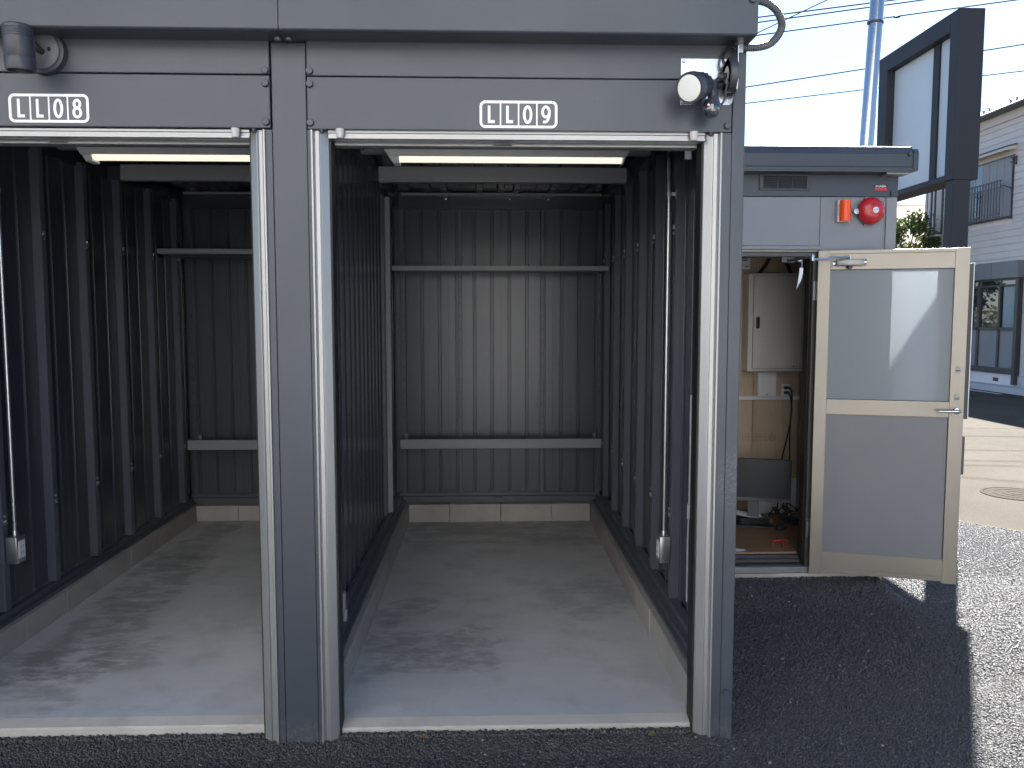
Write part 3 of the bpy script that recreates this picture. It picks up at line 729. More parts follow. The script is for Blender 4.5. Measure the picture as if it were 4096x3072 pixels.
# ---- floodlight with motion sensor beside LL09
t = thing('floodlight', 'round floodlight with motion sensor on the corner above LL09', 'floodlight', (.89, 0, 2.39))
bm = new(); bx(bm, .721, .890, -.0075, -.0045, 2.389, 2.555, bev=.0008); wp = obj('mounting_plate', bm, 'zinc', t)
bm = new(); lathe(bm, [(.0062, 0), (.006, .002), (.0035, .004), (0, .004)], (0,0,0), (0,-1,0), 14); PS2 = mesh_of('plate_screw', bm, 'galv', True)
for p in ((.731, 2.544), (.878, 2.544), (.731, 2.399)): inst('plate_screw', PS2, (p[0], -.0075, p[1]), wp)
bm = new(); prism(bm, [(-.008, 2.389), (-.03, 2.389), (-.085, 2.425), (-.095, 2.45), (-.095, 2.575), (-.075, 2.605), (-.008, 2.605)], .905, .908, 'x'); obj('side_plate', bm, 'zinc', t)
bm = new(); bx(bm, .8905, .9049, -.0075, -.0045, 2.389, 2.555); obj('plate_fold', bm, 'zinc', t)
dc = Vector((.9045, -.052, 2.483))
bm = new(); lathe(bm, [(.060, 0), (.060, .022), (.057, .026), (.030, .026), (.028, .02), (0, .02)], dc, (-1, 0, 0), 36); obj('mounting_disc', bm, 'navy', t, True)
bm = new(); lathe(bm, [(.055, .0265), (.031, .0268), (.031, .0275), (.055, .0275)], dc, (-1, 0, 0), 36); obj('disc_cover', bm, 'trim', t, True)
fdir = Vector((-.66, -.68, -.30)).normalized(); lc = Vector((.717, -.150, 2.409))
bm = new(); lathe(bm, [(.0455, 0), (.0525, .001), (.054, -.008), (.054, -.03), (.050, -.045), (.043, -.06), (.042, -.095), (.036, -.115), (.020, -.125), (0, -.125)], lc, fdir, 44)
obj('lamp_body', bm, 'navy', t, True)
u = fdir.orthogonal().normalized(); v = fdir.cross(u)
for k in range(16):
    a = k*math.tau/16; rd = u*math.cos(a)+v*math.sin(a); tn = fdir.cross(rd)
    bm = new(); p0 = lc-fdir*.045+rd*.040; 
    vs_ = [(p0+rd*.011, p0-fdir*.018+rd*.008, p0-fdir*.055+rd*.004, p0-fdir*.055-rd*.004, p0-rd*.004)]
    A = [bm.verts.new(q+tn*.0022) for q in vs_[0]]; B = [bm.verts.new(q-tn*.0022) for q in vs_[0]]
    bm.faces.new(A); bm.faces.new(list(reversed(B)))
    for i in range(5): bm.faces.new((A[i], B[i], B[(i+1)%5], A[(i+1)%5]))
    obj('cooling_fin', bm, 'navy', t)
bm = new(); lathe(bm, [(0, .004), (.03, .0035), (.044, .0015), (.0455, -.002)], lc, fdir, 40); obj('lamp_lens', bm, 'lens_frost', t, True)
kb = lc-fdir*.118
bm = new(); tube(bm, smooth_pts([kb, kb+Vector((.02, .012, .0)), (.868, -.052, 2.478), (.884, -.052, 2.483)], 4), .0105, 12); lathe(bm, [(.016, 0), (.016, .014)], (.862, -.055, 2.477), (-1, 0, -.1), 14); obj('swivel_arm', bm, 'black', t, True)
bm = new(); lathe(bm, [(.014, -.012), (.018, 0), (.018, .012)], (.850, -.05, 2.448), (.2, -.5, .8), 14); obj('swivel_knob', bm, 'black', t, True)
bm = new(); tube(bm, smooth_pts([(.822, -.075, 2.452), (.818, -.085, 2.42), (.82, -.09, 2.39), (.815, -.092, 2.366)], 4), [.016]*5+[.019]*4+[.024]*4, 16); sn = obj('sensor_arm', bm, 'navy', t, True)
sdir = Vector((-.2, -.35, -.9)).normalized()
bm = new(); lathe(bm, [(.031, .022), (.0335, .012), (.034, 0)], (.811, -.096, 2.352), sdir*-1, 26); obj('sensor_housing', bm, 'navy', t, True)
bm = new(); lathe(bm, [(.0325, 0), (.031, .012), (.024, .024), (.012, .031), (0, .033)], (.811, -.096, 2.352), sdir, 26); obj('sensor_dome', bm, 'glass', t, True)
bm = new(); lathe(bm, [(.003, 0), (.003, .003), (0, .004)], (.793, -.128, 2.358), (-.3, -1, -.1), 10); obj('indicator_led', bm, 'led_red', t, True)
bm = new(); tube(bm, smooth_pts([(.884, -.07, 2.452), (.878, -.085, 2.45), (.867, -.09, 2.43), (.862, -.09, 2.395), (.855, -.09, 2.375), (.842, -.085, 2.365)], 5), .0042, 10); obj('sensor_cable', bm, 'black', t, True)
bm = new(); tube(bm, smooth_pts([(.872, -.045, 2.52), (.867, -.04, 2.54), (.872, -.03, 2.565), (.886, -.02, 2.585), (.905, -.018, 2.597)], 5), .0055, 10); obj('power_cable', bm, 'black', t, True)
# flexible conduit loop
hp = smooth_pts([(.93, .0, 2.598), (.955, -.012, 2.594), (.998, -.02, 2.593), (1.043, -.02, 2.605), (1.072, -.02, 2.632), (1.087, -.02, 2.666), (1.083, -.02, 2.695), (1.065, -.02, 2.726), (1.034, -.02, 2.749), (.999, -.015, 2.760), (.972, -.005, 2.762)], 12)
bm = new(); tube(bm, hp, [.0145 if i % 2 else .0128 for i in range(len(hp))], 14); ho = obj('flexible_conduit', bm, 'hose', None)
tag(ho, 'grey corrugated conduit looping off the garage corner against the sky', 'conduit')
bm = new(); bx(bm, -.012, .012, -.002, 0, 0, .05); bx(bm, -.010, .010, -.012, -.002, .005, .028, bev=.002); co = bpy.data.objects.new('conduit_clip', mesh_of('conduit_clip', bm, 'galv')); COL.objects.link(co); co.parent = ho; co.location = (.935, -.016, 2.575)

# ================================================================== OFFICE SHED
YS = 1.745; KS = 4.795/4.75
def X_(x): return x*KS
def Z_(z): return 1.6+(z-1.6)*KS
S = thing('office_shed', 'small grey steel shed with its door standing open', 'shed', (1.75, YS, GZ))
XR = X_(2.416)
box_obj('concrete_base', 'base', S, 1.0, XR-.004, YS+.006, 2.98, -.25, .046, bev=.004)
def plate(name, mat, x0, x1, z0, z1, y0=YS, th=.03): return box_obj(name, mat, S, x0, x1, y0, y0+th, z0, z1, bev=.0022)
hd = plate('header_panel', 'facade', 1.0, XR, Z_(2.3135), Z_(2.47), YS-.006)
inst('bolt', BOLT, (X_(2.381), YS-.006, Z_(2.332)), hd)
wp1 = plate('wall_panel', 'facade_light', 1.0, X_(1.9595), Z_(2.028), Z_(2.311))
wp2 = plate('wall_panel', 'facade_light', X_(1.962), X_(2.338), .05, Z_(2.311))
plate('corner_trim', 'facade_light', X_(2.3405), X_(2.350), .05, Z_(2.311), YS+.003)
plate('corner_trim', 'facade_light', X_(2.3525), XR, .05, Z_(2.311), YS-.002, .05)
bm = new(); lathe(bm, [(.004, 0), (.004, .002), (0, .003)], (0,0,0), (0,-1,0), 10); RIV = mesh_of('rivet', bm, 'facade_light', True)
for z in (2.235, 2.20): inst('rivet', RIV, (X_(1.945), YS, Z_(z)), wp1)
plate('lintel', 'facade_light', 1.0, X_(1.972), Z_(2.004), Z_(2.0265), YS-.022, .05)
plate('lintel_drip', 'beige_alu', 1.0, X_(1.955), Z_(1.992), Z_(2.003), YS-.012, .05)
box_obj('side_wall', 'facade', S, XR-.03, XR, YS+.05, 2.95, .05, 2.50)
box_obj('rear_wall', 'facade', S, 1.0, XR, 2.951, 2.98, .05, 2.50)
box_obj('left_wall', 'facade', S, 1.0, 1.03, YS+.035, 2.95, .05, 2.50)
# roof edge
bm = new()
KR = (4.795-.12)/4.63
xr = 2.468*KR
prism(bm, [(YS-.12, 2.445), (YS-.12, 2.470), (YS-.117, 2.4725), (YS-.12, 2.475), (YS-.12, 2.545), (YS-.112, 2.566), (YS-.10, 2.59), (YS-.06, 2.60), (3.06, 2.60), (3.06, 2.445)], 1.0, xr-.03, 'x')
rf = obj('roof', bm, 'facade', S)
bm = new(); prism(bm, [(YS-.123, 2.452), (YS-.126, 2.46), (YS-.126, 2.55), (YS-.112, 2.576), (YS-.05, 2.582), (3.05, 2.582), (3.05, 2.452)], xr-.0295, xr, 'x'); obj('roof_end_cap', bm, 'facade', rf)
inst('bolt', BOLT, (xr-.05, YS-.12, 2.545), rf)
bm = new(); bx(bm, X_(2.30), xr-.04, YS-.10, YS-.01, 2.436, 2.4445); obj('soffit_bracket', bm, 'alu', rf)
# vent grille
v0, v1, w0, w1 = X_(1.592), X_(1.888), Z_(2.348), Z_(2.440)
bm = new()
for a in ((v0, v1, w0, w0+.011), (v0, v1, w1-.012, w1), (v0, v0+.024, w0+.0112, w1-.0122), (v1-.019, v1, w0+.0112, w1-.0122)): bx(bm, a[0], a[1], YS-.016, YS-.007, a[2], a[3], bev=.002)
vt = obj('vent', bm, 'facade', S)
bm = new(); bx(bm, v0+.02, v1-.015, YS-.0068, YS-.0062, w0+.01, w1-.01); obj('vent_void', bm, 'dark', vt)
for k in range(6):
    z = w0+.0175+k*.0108
    bm = new(); prism(bm, [(YS-.014, z), (YS-.0075, z+.004), (YS-.0075, z+.0058), (YS-.014, z+.0018)], v0+.0245, v1-.0195, 'x'); obj('vent_slat', bm, 'facade', vt)
for k in (1, 2):
    x = v0+.024+(v1-v0-.043)*k/3; bm = new(); bx(bm, x-.002, x+.002, YS-.0152, YS-.0072, w0+.0115, w1-.0125); obj('vent_mullion', bm, 'facade', vt)
# badge
b0, b1, c0, c1 = X_(2.272), X_(2.353), Z_(2.346), Z_(2.382)
bm = new(); bx(bm, b0, b1, YS-.0075, YS-.006, c0, c1, bev=.0004); bd = obj('badge', bm, 'black', S)
bm = new(); bx(bm, b0+.004, b0+.018, YS-.0080, YS-.0074, c0+.003, c0+.0185); bx(bm, b0+.0185, b0+.026, YS-.0080, YS-.0074, c0+.003, c0+.0185, m=1); bx(bm, b0+.0265, b1-.003, YS-.0080, YS-.0074, c0+.003, c0+.0185); obj('badge_band', bm, ['red', 'plate'], bd)
obj('badge_lettering', text_bm('INABA', .0185, face_mat((b0+b1)/2, YS-.0078, c1-.009), .0004, 0, 1.18), 'sticker', bd)
bm = new()
for i, w in enumerate((.004, .003, .003, .003, .003)): bx(bm, b0+.045+i*.0045, b0+.045+i*.0045+w*.8, YS-.0084, YS-.0079, c0+.0105, c0+.0145)
obj('badge_small_print', bm, 'black', bd)
# door frame and sill
xo = X_(1.9575)
fr_ = box_obj('door_frame', 'bronze', S, X_(1.927), xo, YS-.004, YS+.11, .05, Z_(1.99), bev=.002)
bm = new(); bx(bm, X_(1.921), X_(1.9268), YS+.03, YS+.10, .10, Z_(1.975)); obj('frame_stop', bm, 'dark', fr_)
bm = new(); bx(bm, 1.03, X_(1.9265), YS-.004, YS+.11, Z_(1.965), Z_(1.9905), bev=.002); obj('frame_head', bm, 'bronze', fr_)
bm = new(); bx(bm, 1.0, X_(1.958), YS-.006, YS+.03, .052, .088, bev=.002); obj('sill_front', bm, 'alu', fr_)
bm = new(); bx(bm, 1.0, X_(1.9265), YS+.0305, YS+.06, .052, .098); obj('sill_groove', bm, 'dark', fr_)
bm = new(); prism(bm, [(YS+.0605, .052), (YS+.0605, .118), (YS+.075, .122), (YS+.085, .135), (YS+.11, .139), (YS+.11, .052)], 1.0, X_(1.9265), 'x'); obj('sill_step', bm, 'bronze', fr_)
# interior
YB = 2.84; zf = .15
box_obj('shed_floor', 'woodfloor', S, 1.03, XR-.03, YS+.1105, YB+.1, .06, zf)
for i, (a, b) in enumerate(((1.03, 1.50), (1.503, 1.97), (1.973, 2.312))):
    for z0, z1 in ((zf+.001, .42) if i == 2 else (zf+.001, 1.005), (.423, 1.005) if i == 2 else (1.032, 2.3), (1.032, 2.3)) if i == 2 else ((zf+.001, 1.005), (1.032, 2.3)):
        bm = new(); bx(bm, a, b, YB, YB+.012, z0, z1, bev=.001); obj('wood_panel', bm, 'white' if (i == 2 and z1 < .5) else 'ply', S)
box_obj('inner_side_wall', 'facade_light', S, 2.312, 2.33, YS+.12, YB+.1, zf, 2.3)
box_obj('inner_left_wall', 'ply', S, 1.031, 1.045, YS+.12, YB, zf, 2.3)
box_obj('shed_ceiling', 'white', S, 1.03, XR-.03, YS+.05, YB+.1, 2.301, 2.32)
for x0, x1, z in ((1.045, 2.311, 1.0195), (1.045, 1.845, 1.212)):
    bm = new(); bx(bm, x0, x1, YB-.016, YB-.0005, z-.013, z+.013, bev=.001); obj('batten', bm, 'white', S)

# ---- the open door (part of the shed) in its own plane
DA = Vector((2.017, 1.686, 0)); DU = Vector((.9590, -.2835, 0)); DN = Vector((.2835, .9590, 0))
DM = Matrix(((DU.x, DN.x, 0, DA.x), (DU.y, DN.y, 0, DA.y), (0, 0, 1, 0), (0, 0, 0, 1)))
def dobj(name, bm, mats, parent, smooth=False):
    bmesh.ops.transform(bm, matrix=DM, verts=bm.verts); return obj(name, bm, mats, parent, smooth)
def dbox(name, mats, parent, u0, u1, v0, v1, z0, z1, bev=.0012):
    bm = new(); bx(bm, u0, u1, v0, v1, z0, z1, bev=bev); return dobj(name, bm, mats, parent)
door = dbox('door', 'beige_alu', S, -.060, .0085, 0, .035, .062, 2.0)          # hinge stile carries the rest
dbox('lock_stile', 'beige_alu', door, .6715, .747, 0, .035, .058, 2.003)
dbox('top_rail', 'beige_alu', door, .009, .671, .001, .034, 1.8885, 1.9795)
dbox('top_cap', 'beige_alu', door, -.003, .686, -.004, .034, 1.980, 2.0)
dbox('middle_rail', 'beige_alu', door, .009, .671, .001, .034, 1.035, 1.1245)
dbox('bottom_rail', 'beige_alu', door, .009, .671, .001, .034, .0955, .197)
dbox('kick_strip', 'beige_alu', door, -.004, .681, -.006, .034, .072, .095)
dbox('glass_pane', 'frosted', door, .009, .671, .0125, .0165, 1.1248, 1.8882, 0)
dbox('glass_gasket', 'dark', door, .009, .671, .010, .0122, 1.1248, 1.1275, 0); dbox('glass_gasket', 'dark', door, .009, .671, .010, .0122, 1.885, 1.8882, 0)
dbox('lower_panel', 'door_panel', door, .009, .671, .010, .024, .1972, 1.0348, .0005)
dbox('panel_edge_strip', 'dark', door, .6685, .671, .0085, .0098, .1972, 1.0348, 0)  # thin black strip along the lower panel's right edge
dbox('notice_board', 'black', door, .60, .782, .060, .070, 1.022, 1.918); dbox('board_edge', 'white', door, .7825, .787, .058, .072, 1.02, 1.92, .0005)
dbox('board_standoff', 'black', door, .73, .745, .0352, .0598, 1.4, 1.44); dbox('board_standoff', 'black', door, .62, .635, .0352, .0598, 1.89, 1.91)
dbox('mail_slot', 'bronze', door, .725, .770, .0355, .065, .70, .92)
for z in (1.309, 1.1475):
    bm = new(); prism(bm, rrect(.6975, .7225, z-.023, z+.023, .010, 4), -.004, 0, 'y'); pl = dobj('lock_plate', bm, 'closer', door, True)
    bm = new(); lathe(bm, [(.005, 0), (.004, .002), (0, .0025)], (.7035, -.004, z+.010), (0,-1,0), 10); lathe(bm, [(.005, 0), (.004, .002), (0, .0025)], (.7165, -.004, z+.010), (0,-1,0), 10)
    tube(bm, [(.701, -.009, z-.002), (.710, -.011, z-.003), (.719, -.009, z-.002)], .0042, 8); dobj('thumb_turn', bm, 'closer', pl, True)
bm = new(); lathe(bm, [(.0195, 0), (.0195, .005), (.016, .009), (.010, .010), (.010, .04), (0, .041)], (.711, 0, 1.075), (0,-1,0), 24); tube(bm, smooth_pts([(.722, -.042, 1.075), (.70, -.045, 1.075), (.65, -.046, 1.074), (.606, -.044, 1.0735)], 4), [.0092]*5+[.0075]*8, 12); dobj('lever_handle', bm, 'chrome', door, True)
# closer
bm = new(); bx(bm, .036, .188, -.036, -.003, 1.909, 1.946, bev=.006); cl = dobj('door_closer', bm, 'closer', door, True)
bm = new(); bx(bm, .016, .0355, -.010, -.001, 1.903, 1.944, bev=.003); bx(bm, .1885, .204, -.010, -.001, 1.909, 1.949, bev=.003); dobj('closer_foot', bm, 'galv', cl)
for u, z in ((.026, 1.934), (.026, 1.913), (.197, 1.94), (.197, 1.919)):
    bm = new(); lathe(bm, [(.0065, 0), (.0065, .003), (0, .004)], (u, -.010, z), (0,-1,0), 10); dobj('closer_screw', bm, 'bronze', cl, True)
bm = new(); lathe(bm, [(.014, 0), (.0165, -.006), (.0165, -.012), (.012, -.017), (0, -.017)], (.110, -.02, 1.909), (0,0,1), 16); dobj('closer_valve', bm, 'bronze', cl, True)
p = DM @ Vector((.112, -.02, 1.958)); q = Vector((1.842, 1.50, 1.947)); r_ = Vector((1.80, YS+.0, 1.945))
bm = new(); tube(bm, smooth_pts([p, p.lerp(q, .38)+Vector((0,0,.001)), p.lerp(q, .52)+Vector((0,0,-.003)), p.lerp(q, .66)+Vector((0,0,-.012)), q+Vector((0,0,-.012))], 4), .0075, 8); lathe(bm, [(.009, -.012), (.009, .008), (0, .010)], p, (0,0,1), 12); lathe(bm, [(.0105, -.016), (.0105, .016), (.006, .022), (0, .022)], q+Vector((0,0,-.004)), (0,0,1), 12); obj('closer_arm', bm, 'galv', cl, True)
bm = new(); tube(bm, [q+Vector((0,0,.002)), r_], .007, 8); lathe(bm, [(.010, -.012), (.010, .012)], r_, (0,0,1), 12); bx(bm, r_.x-.04, r_.x+.04, YS+.005, YS+.03, 1.935, 1.966); obj('closer_link', bm, 'bronze', cl, True)
for z0, z1 in ((1.712, 1.822), (.272, .385)):
    bm = new(); lathe(bm, [(.007, 0), (.007, z1-z0)], (xo+.006, YS-.028, z0), (0,0,1), 12); bx(bm, xo-.028, xo+.003, YS-.010, YS-.0045, z0, z1); obj('hinge', bm, 'galv', S)

# ---- alarm devices on the shed
B = thing('alarm_bell', 'round red alarm bell on the shed wall', 'alarm bell', (2.276, YS, 2.16))
bc = Vector((2.262*1.003, YS, 2.234))
bm = new(); lathe(bm, [(.05, 0), (.05, .02), (.03, .03)], bc, (0,-1,0), 24); bx(bm, bc.x-.03, bc.x+.03, YS-.012, YS-.0005, bc.z-.085, bc.z+.085, bev=.003); obj('bell_mount', bm, 'facade_light', B)
bm = new(); lathe(bm, [(.0785, .026), (.080, .030), (.0785, .040), (.073, .054), (.060, .067), (.042, .076), (.02, .080), (0, .081)], bc, (0,-1,0), 48); obj('gong', bm, 'red_gong', B, True)
bm = new(); lathe(bm, [(.0175, .0815), (.016, .083), (0, .0835)], bc+Vector((.006, 0, 0)), (0,-1,0), 28); em = obj('emblem', bm, 'sticker', B, True)
bm = new()
for dz, w in ((.009, .010), (.0055, .013), (-.006, .013), (-.0095, .010)): bx(bm, bc.x+.006-w, bc.x+.006+w, YS-.0843, YS-.0838, bc.z+dz-.0006, bc.z+dz+.0006)
bx(bm, bc.x+.006-.0155, bc.x+.006+.0155, YS-.0843, YS-.0838, bc.z-.0035, bc.z+.0035); obj('emblem_stripe', bm, 'zinc', em)
bm = new(); lathe(bm, [(.010, 0), (.010, .03), (.016, .034), (.016, .04), (0, .042)], bc+Vector((-.088, 0, -.004)), (0,-1,0), 18); obj('striker', bm, 'galv', B, True)
W = thing('alarm_beacon', 'orange alarm beacon with grey base on the shed wall', 'alarm beacon', (2.09, YS, 2.16))
a0, a1, d0, d1 = X_(2.050), X_(2.066), Z_(2.163), Z_(2.289)
bm = new(); prism(bm, [(a0, YS-.0005), (X_(2.13), YS-.0005), (X_(2.13), YS-.02), (a0+.02, YS-.036), (a0, YS-.033)], d0, d1, 'z'); bs = obj('beacon_base', bm, 'trim', W)
bm = new(); cxb = X_(2.092); pr = [(cxb+.033*math.cos(a), YS-.034-.034*math.sin(a)) for a in np.linspace(0, math.pi, 16)]; prism(bm, pr, d0+.004, d1-.002, 'z'); ln = obj('beacon_lens', bm, 'amber', W, True)
for z in (d0+.012, d1-.014):
    bm = new(); bx(bm, cxb-.03, cxb-.012, YS-.05, YS-.036, z-.007, z+.007); obj('beacon_bracket', bm, 'dark', ln)
obj('beacon_lettering', text_bm('SECOM', .0215, Matrix.Translation((a0-.0004+.0105, YS-.0352, (d0+d1)/2)) @ Matrix.Rotation(math.pi/2, 4, 'X') @ Matrix.Rotation(-math.pi/2, 4, 'Z'), .0003, 0, 1.15), 'black', bs)

# ---- things inside the shed
C_ = thing('electrical_cabinet', 'warm grey wall cabinet inside the shed', 'cabinet', (2.09, YB, 1.223))
box_obj('cabinet_body', 'cabinet', C_, 1.880, 2.296, 2.712, YB-.0005, 1.223, 1.926, bev=.004)
bm = new(); bx(bm, 1.9135, 2.270, 2.7085, 2.7118, 1.2425, 1.9075); obj('door_gap', bm, 'dark', C_)
cd = box_obj('cabinet_door', 'cabinet', C_, 1.916, 2.2675, 2.706, 2.7084, 1.245, 1.905, bev=.001)
bm = new(); prism(bm, rrect(1.933, 1.959, 1.532, 1.616, .008, 4), 2.699, 2.7055, 'y'); bx(bm, 1.9385, 1.9535, 2.696, 2.699, 1.545, 1.60, bev=.001); obj('cabinet_handle', bm, 'chrome', cd)
bm = new(); prism(bm, ell(2.213, 1.2585, .006, .008, n=14), 2.705, 2.7058, 'y'); bx(bm, 2.222, 2.248, 2.705, 2.7058, 1.2535, 1.2565); obj('cabinet_logo', bm, 'red', cd)
R_ = thing('network_box', 'slim white box below the wall cabinet', 'network box', (2.057, YB, 1.033))
box_obj('box_case', 'white', R_, 1.99, 2.125, 2.795, YB-.017, 1.034, 1.214, bev=.004)
bm = new(); bx(bm, 2.047, 2.067, 2.7945, 2.795, 1.047, 1.051); obj('box_print', bm, 'plate', R_)
o = thing('wall_socket', 'white wall socket with two black plugs inside the shed', 'wall socket', (2.207, YB, 1.035))
box_obj('socket_plate', 'white', o, 2.178, 2.236, YB-.012, YB-.0005, 1.036, 1.122, bev=.002)
for z in (1.098, 1.062): box_obj('plug', 'black', o, 2.192, 2.224, YB-.040, YB-.0125, z-.011, z+.009, bev=.004)
bm = new(); tube(bm, smooth_pts([(2.21, YB-.038, 1.098), (2.235, YB-.055, 1.08), (2.242, YB-.05, .98), (2.236, YB-.045, .78), (2.232, YB-.06, .55), (2.20, 2.74, .36), (2.16, 2.70, .22)], 6), .0052, 8); tag(obj('power_cable', bm, 'black', None, True), 'black cable hanging from the upper plug to the monitor', 'cable')
bm = new(); tube(bm, smooth_pts([(2.21, YB-.038, 1.062), (2.228, YB-.06, 1.03), (2.238, YB-.06, .9), (2.212, YB-.05, .72), (2.165, YB-.08, .56), (2.14, 2.72, .4), (2.12, 2.70, .2)], 6), .0052, 8); tag(obj('power_cable', bm, 'black', None, True), 'black cable hanging from the lower plug, bowing left', 'cable')
bm = new(); bx(bm, 1.80, 1.914, 2.80, YB-.001, 1.96, 2.16, bev=.004)
vn = tag(obj('intercom_unit', bm, 'white', None), 'white slatted unit high on the shed back wall', 'wall unit')
for k in range(5):
    bm = new(); bx(bm, 1.80, 1.895, 2.797, 2.7998, 2.02+k*.014, 2.027+k*.014); obj('grille_slot', bm, 'dark', vn)
bm = new(); bx(bm, 1.875, 1.898, 2.797, 2.7998, 1.975, 1.984); obj('unit_print', bm, 'plate', vn)
for k, (a, b) in enumerate((((2.06, 2.80, 2.06), (1.985, 2.81, 1.93)), ((2.10, 2.80, 2.10), (2.22, 2.81, 1.93)))):
    bm = new(); tube(bm, smooth_pts([a, Vector(a).lerp(Vector(b), .5)+Vector((.01, 0, 0)), b], 5), .014, 8)
    tag(obj('cable_bundle', bm, 'black', None, True), ('dark cable bundle slanting left above the cabinet', 'dark cable bundle slanting right above the cabinet')[k], 'cable')
# printed stamps on the plywood
bm = new(); yy = YB-.0006
stroke(bm, [(1.985, .70), (2.09, .70), (2.09, .755), (1.985, .755)], .0016, yy, True, .0004)
stroke(bm, ell(2.122, .727, .024, .026, n=24), .0014, yy, True, .0004); stroke(bm, ell(2.122, .727, .015, .016, n=20), .0014, yy, True, .0004)
stroke(bm, [(1.90, .70), (1.945, .70), (1.945, .755), (1.90, .755)], .0016, yy, True, .0004)
for k in range(4): stroke(bm, [(1.995, .712+k*.01), (2.03+.012*(k % 3), .712+k*.01)], .0012, yy, False, .0004); stroke(bm, [(2.05, .712+k*.01), (2.08, .712+k*.01)], .0012, yy, False, .0004); stroke(bm, [(1.905, .712+k*.01), (1.94, .712+k*.01)], .0012, yy, False, .0004)
stroke(bm, [(2.115, .735), (2.13, .735)], .0016, yy, False, .0004); stroke(bm, [(2.12, .735), (2.12, .72)], .0016, yy, False, .0004); stroke(bm, [(2.126, .735), (2.126, .72)], .0016, yy, False, .0004)
obj('printed_stamp', bm, 'black', S)
# monitor
Mo = thing('monitor', 'black flat monitor standing on the shed floor', 'monitor', (1.84, 2.52, zf))
ml, mr = Vector((1.545, 2.60, 0)), Vector((2.112, 2.42, 0)); mu = (mr-ml).normalized(); mn = Vector((-mu.y, mu.x, 0))
MM = Matrix(((mu.x, mn.x, 0, ml.x), (mu.y, mn.y, 0, ml.y), (0, 0, 1, 0), (0, 0, 0, 1))); mwid = (mr-ml).length
def mbox(name, mat, *a, bev=.002):
    bm = new(); bx(bm, *a, bev=bev); bmesh.ops.transform(bm, matrix=MM, verts=bm.verts); return obj(name, bm, mat, Mo)
mbox('monitor_case', 'black', 0, mwid, 0, .035, .325, .625, bev=.004); mbox('screen', 'screen', .006, mwid-.006, -.0012, -.0002, .352, .619, bev=0)
mbox('chin', 'plate', .001, mwid-.001, -.003, -.0001, .327, .350, bev=.001)
mbox('stand_neck', 'plate', .31, .385, .0355, .06, .17, .46); mbox('stand_foot', 'black', .20, .48, -.06, .14, zf+.001, zf+.012)
bm = new(); bx(bm, 0, .215, 0, .10, 0, .048, bev=.006); bx(bm, .2155, .232, .003, .097, .006, .044, bev=.002, m=1); bmesh.ops.transform(bm, matrix=Matrix.Translation((1.79, 2.50, zf+.001)) @ Matrix.Rotation(.05, 4, 'Z'), verts=bm.verts)
tag(obj('recorder_box', bm, ['black', 'galv'], None), 'flat black box with silver end below the monitor', 'recorder box')
bm = new(); n = 8; R1 = []
for i in range(n+1):
    tt = i/n; x = 1.70+.25*tt; z = zf+.052+.035*math.cos(tt*2.2)*(1-tt)+.002
    R1.append((bm.verts.new((x, 2.52, z)), bm.verts.new((x+.02, 2.66, z+.004)), bm.verts.new((x+.02, 2.66, z+.0046)), bm.verts.new((x, 2.52, z+.0006))))
for a, b in zip(R1, R1[1:]):
    for i in range(4): bm.faces.new((a[i], a[(i+1)%4], b[(i+1)%4], b[i]))
bm.faces.new(R1[0]); bm.faces.new(list(reversed(R1[-1])))
tag(obj('paper_sheet', bm, 'paper', None), 'white paper sheet curling over the black box', 'paper')
bm = new(); prism(bm, [(1.50, 1.86), (1.60, 1.875), (1.635, 1.895), (1.56, 1.955), (1.50, 1.95)], zf+.001, zf+.0025, 'z'); tag(obj('paper_scrap', bm, 'paper', None), 'white paper scrap just inside the shed doorway', 'paper')
bm = new(); prof = [(0, .034), (.012, .033), (.022, .028), (.028, .018), (.029, .006), (.027, 0)]
lathe(bm, list(reversed(prof)), (0,0,0), (0,0,1), 20); bmesh.ops.transform(bm, matrix=Matrix.Translation((2.043, 2.40, zf+.001)) @ Matrix.Rotation(.5, 4, 'Z') @ Matrix.Diagonal((1.75, 1.05, 1, 1)), verts=bm.verts)
mo_ = tag(obj('computer_mouse', bm, 'black', None, True), 'small black computer mouse on the wooden floor', 'mouse')
bm = new(); bx(bm, 2.055, 2.058, 2.365, 2.375, zf+.026, zf+.036); obj('scroll_wheel', bm, 'galv', mo_)
bm = new(); bx(bm, 2.14, 2.29, 2.48, 2.58, zf+.001, zf+.05, bev=.01); tag(obj('power_adapter', bm, 'black', None), 'black power adapter beside the cable tangle', 'power adapter')
random.seed(3)
for k in range(7):
    c0 = Vector((random.uniform(2.05, 2.25), random.uniform(2.52, 2.70), zf+.02)); pts = []
    a = random.uniform(0, 6)
    for i in range(7):
        a += random.uniform(.5, 1.1); pts.append(c0+Vector((math.cos(a)*random.uniform(.03, .10), math.sin(a)*random.uniform(.03, .08), abs(math.sin(a*1.3))*random.uniform(.0, .11))))
    bm = new(); tube(bm, smooth_pts(pts, 5), .0045, 7); tag(obj('loose_cable', bm, 'kraft' if k == 3 else 'black', None, True), 'pale loose cable with plug in the cable tangle' if k == 3 else 'black loose cable in the tangle below the monitor', 'cable', None if k == 3 else 'black cables tangled below the monitor')
for k, pts in enumerate(([(2.25, 2.60, zf+.03), (2.262, 2.64, .25), (2.275, 2.68, .33), (2.30, 2.72, .38)], [(2.24, 2.60, zf+.03), (2.265, 2.64, .23), (2.30, 2.66, .27)])):
    bm = new(); tube(bm, smooth_pts(pts, 5), .005, 7); tag(obj('loose_cable', bm, 'black', None, True), ('long black cable rising along the shed side wall', 'short black cable bending to the shed side wall')[k], 'cable')
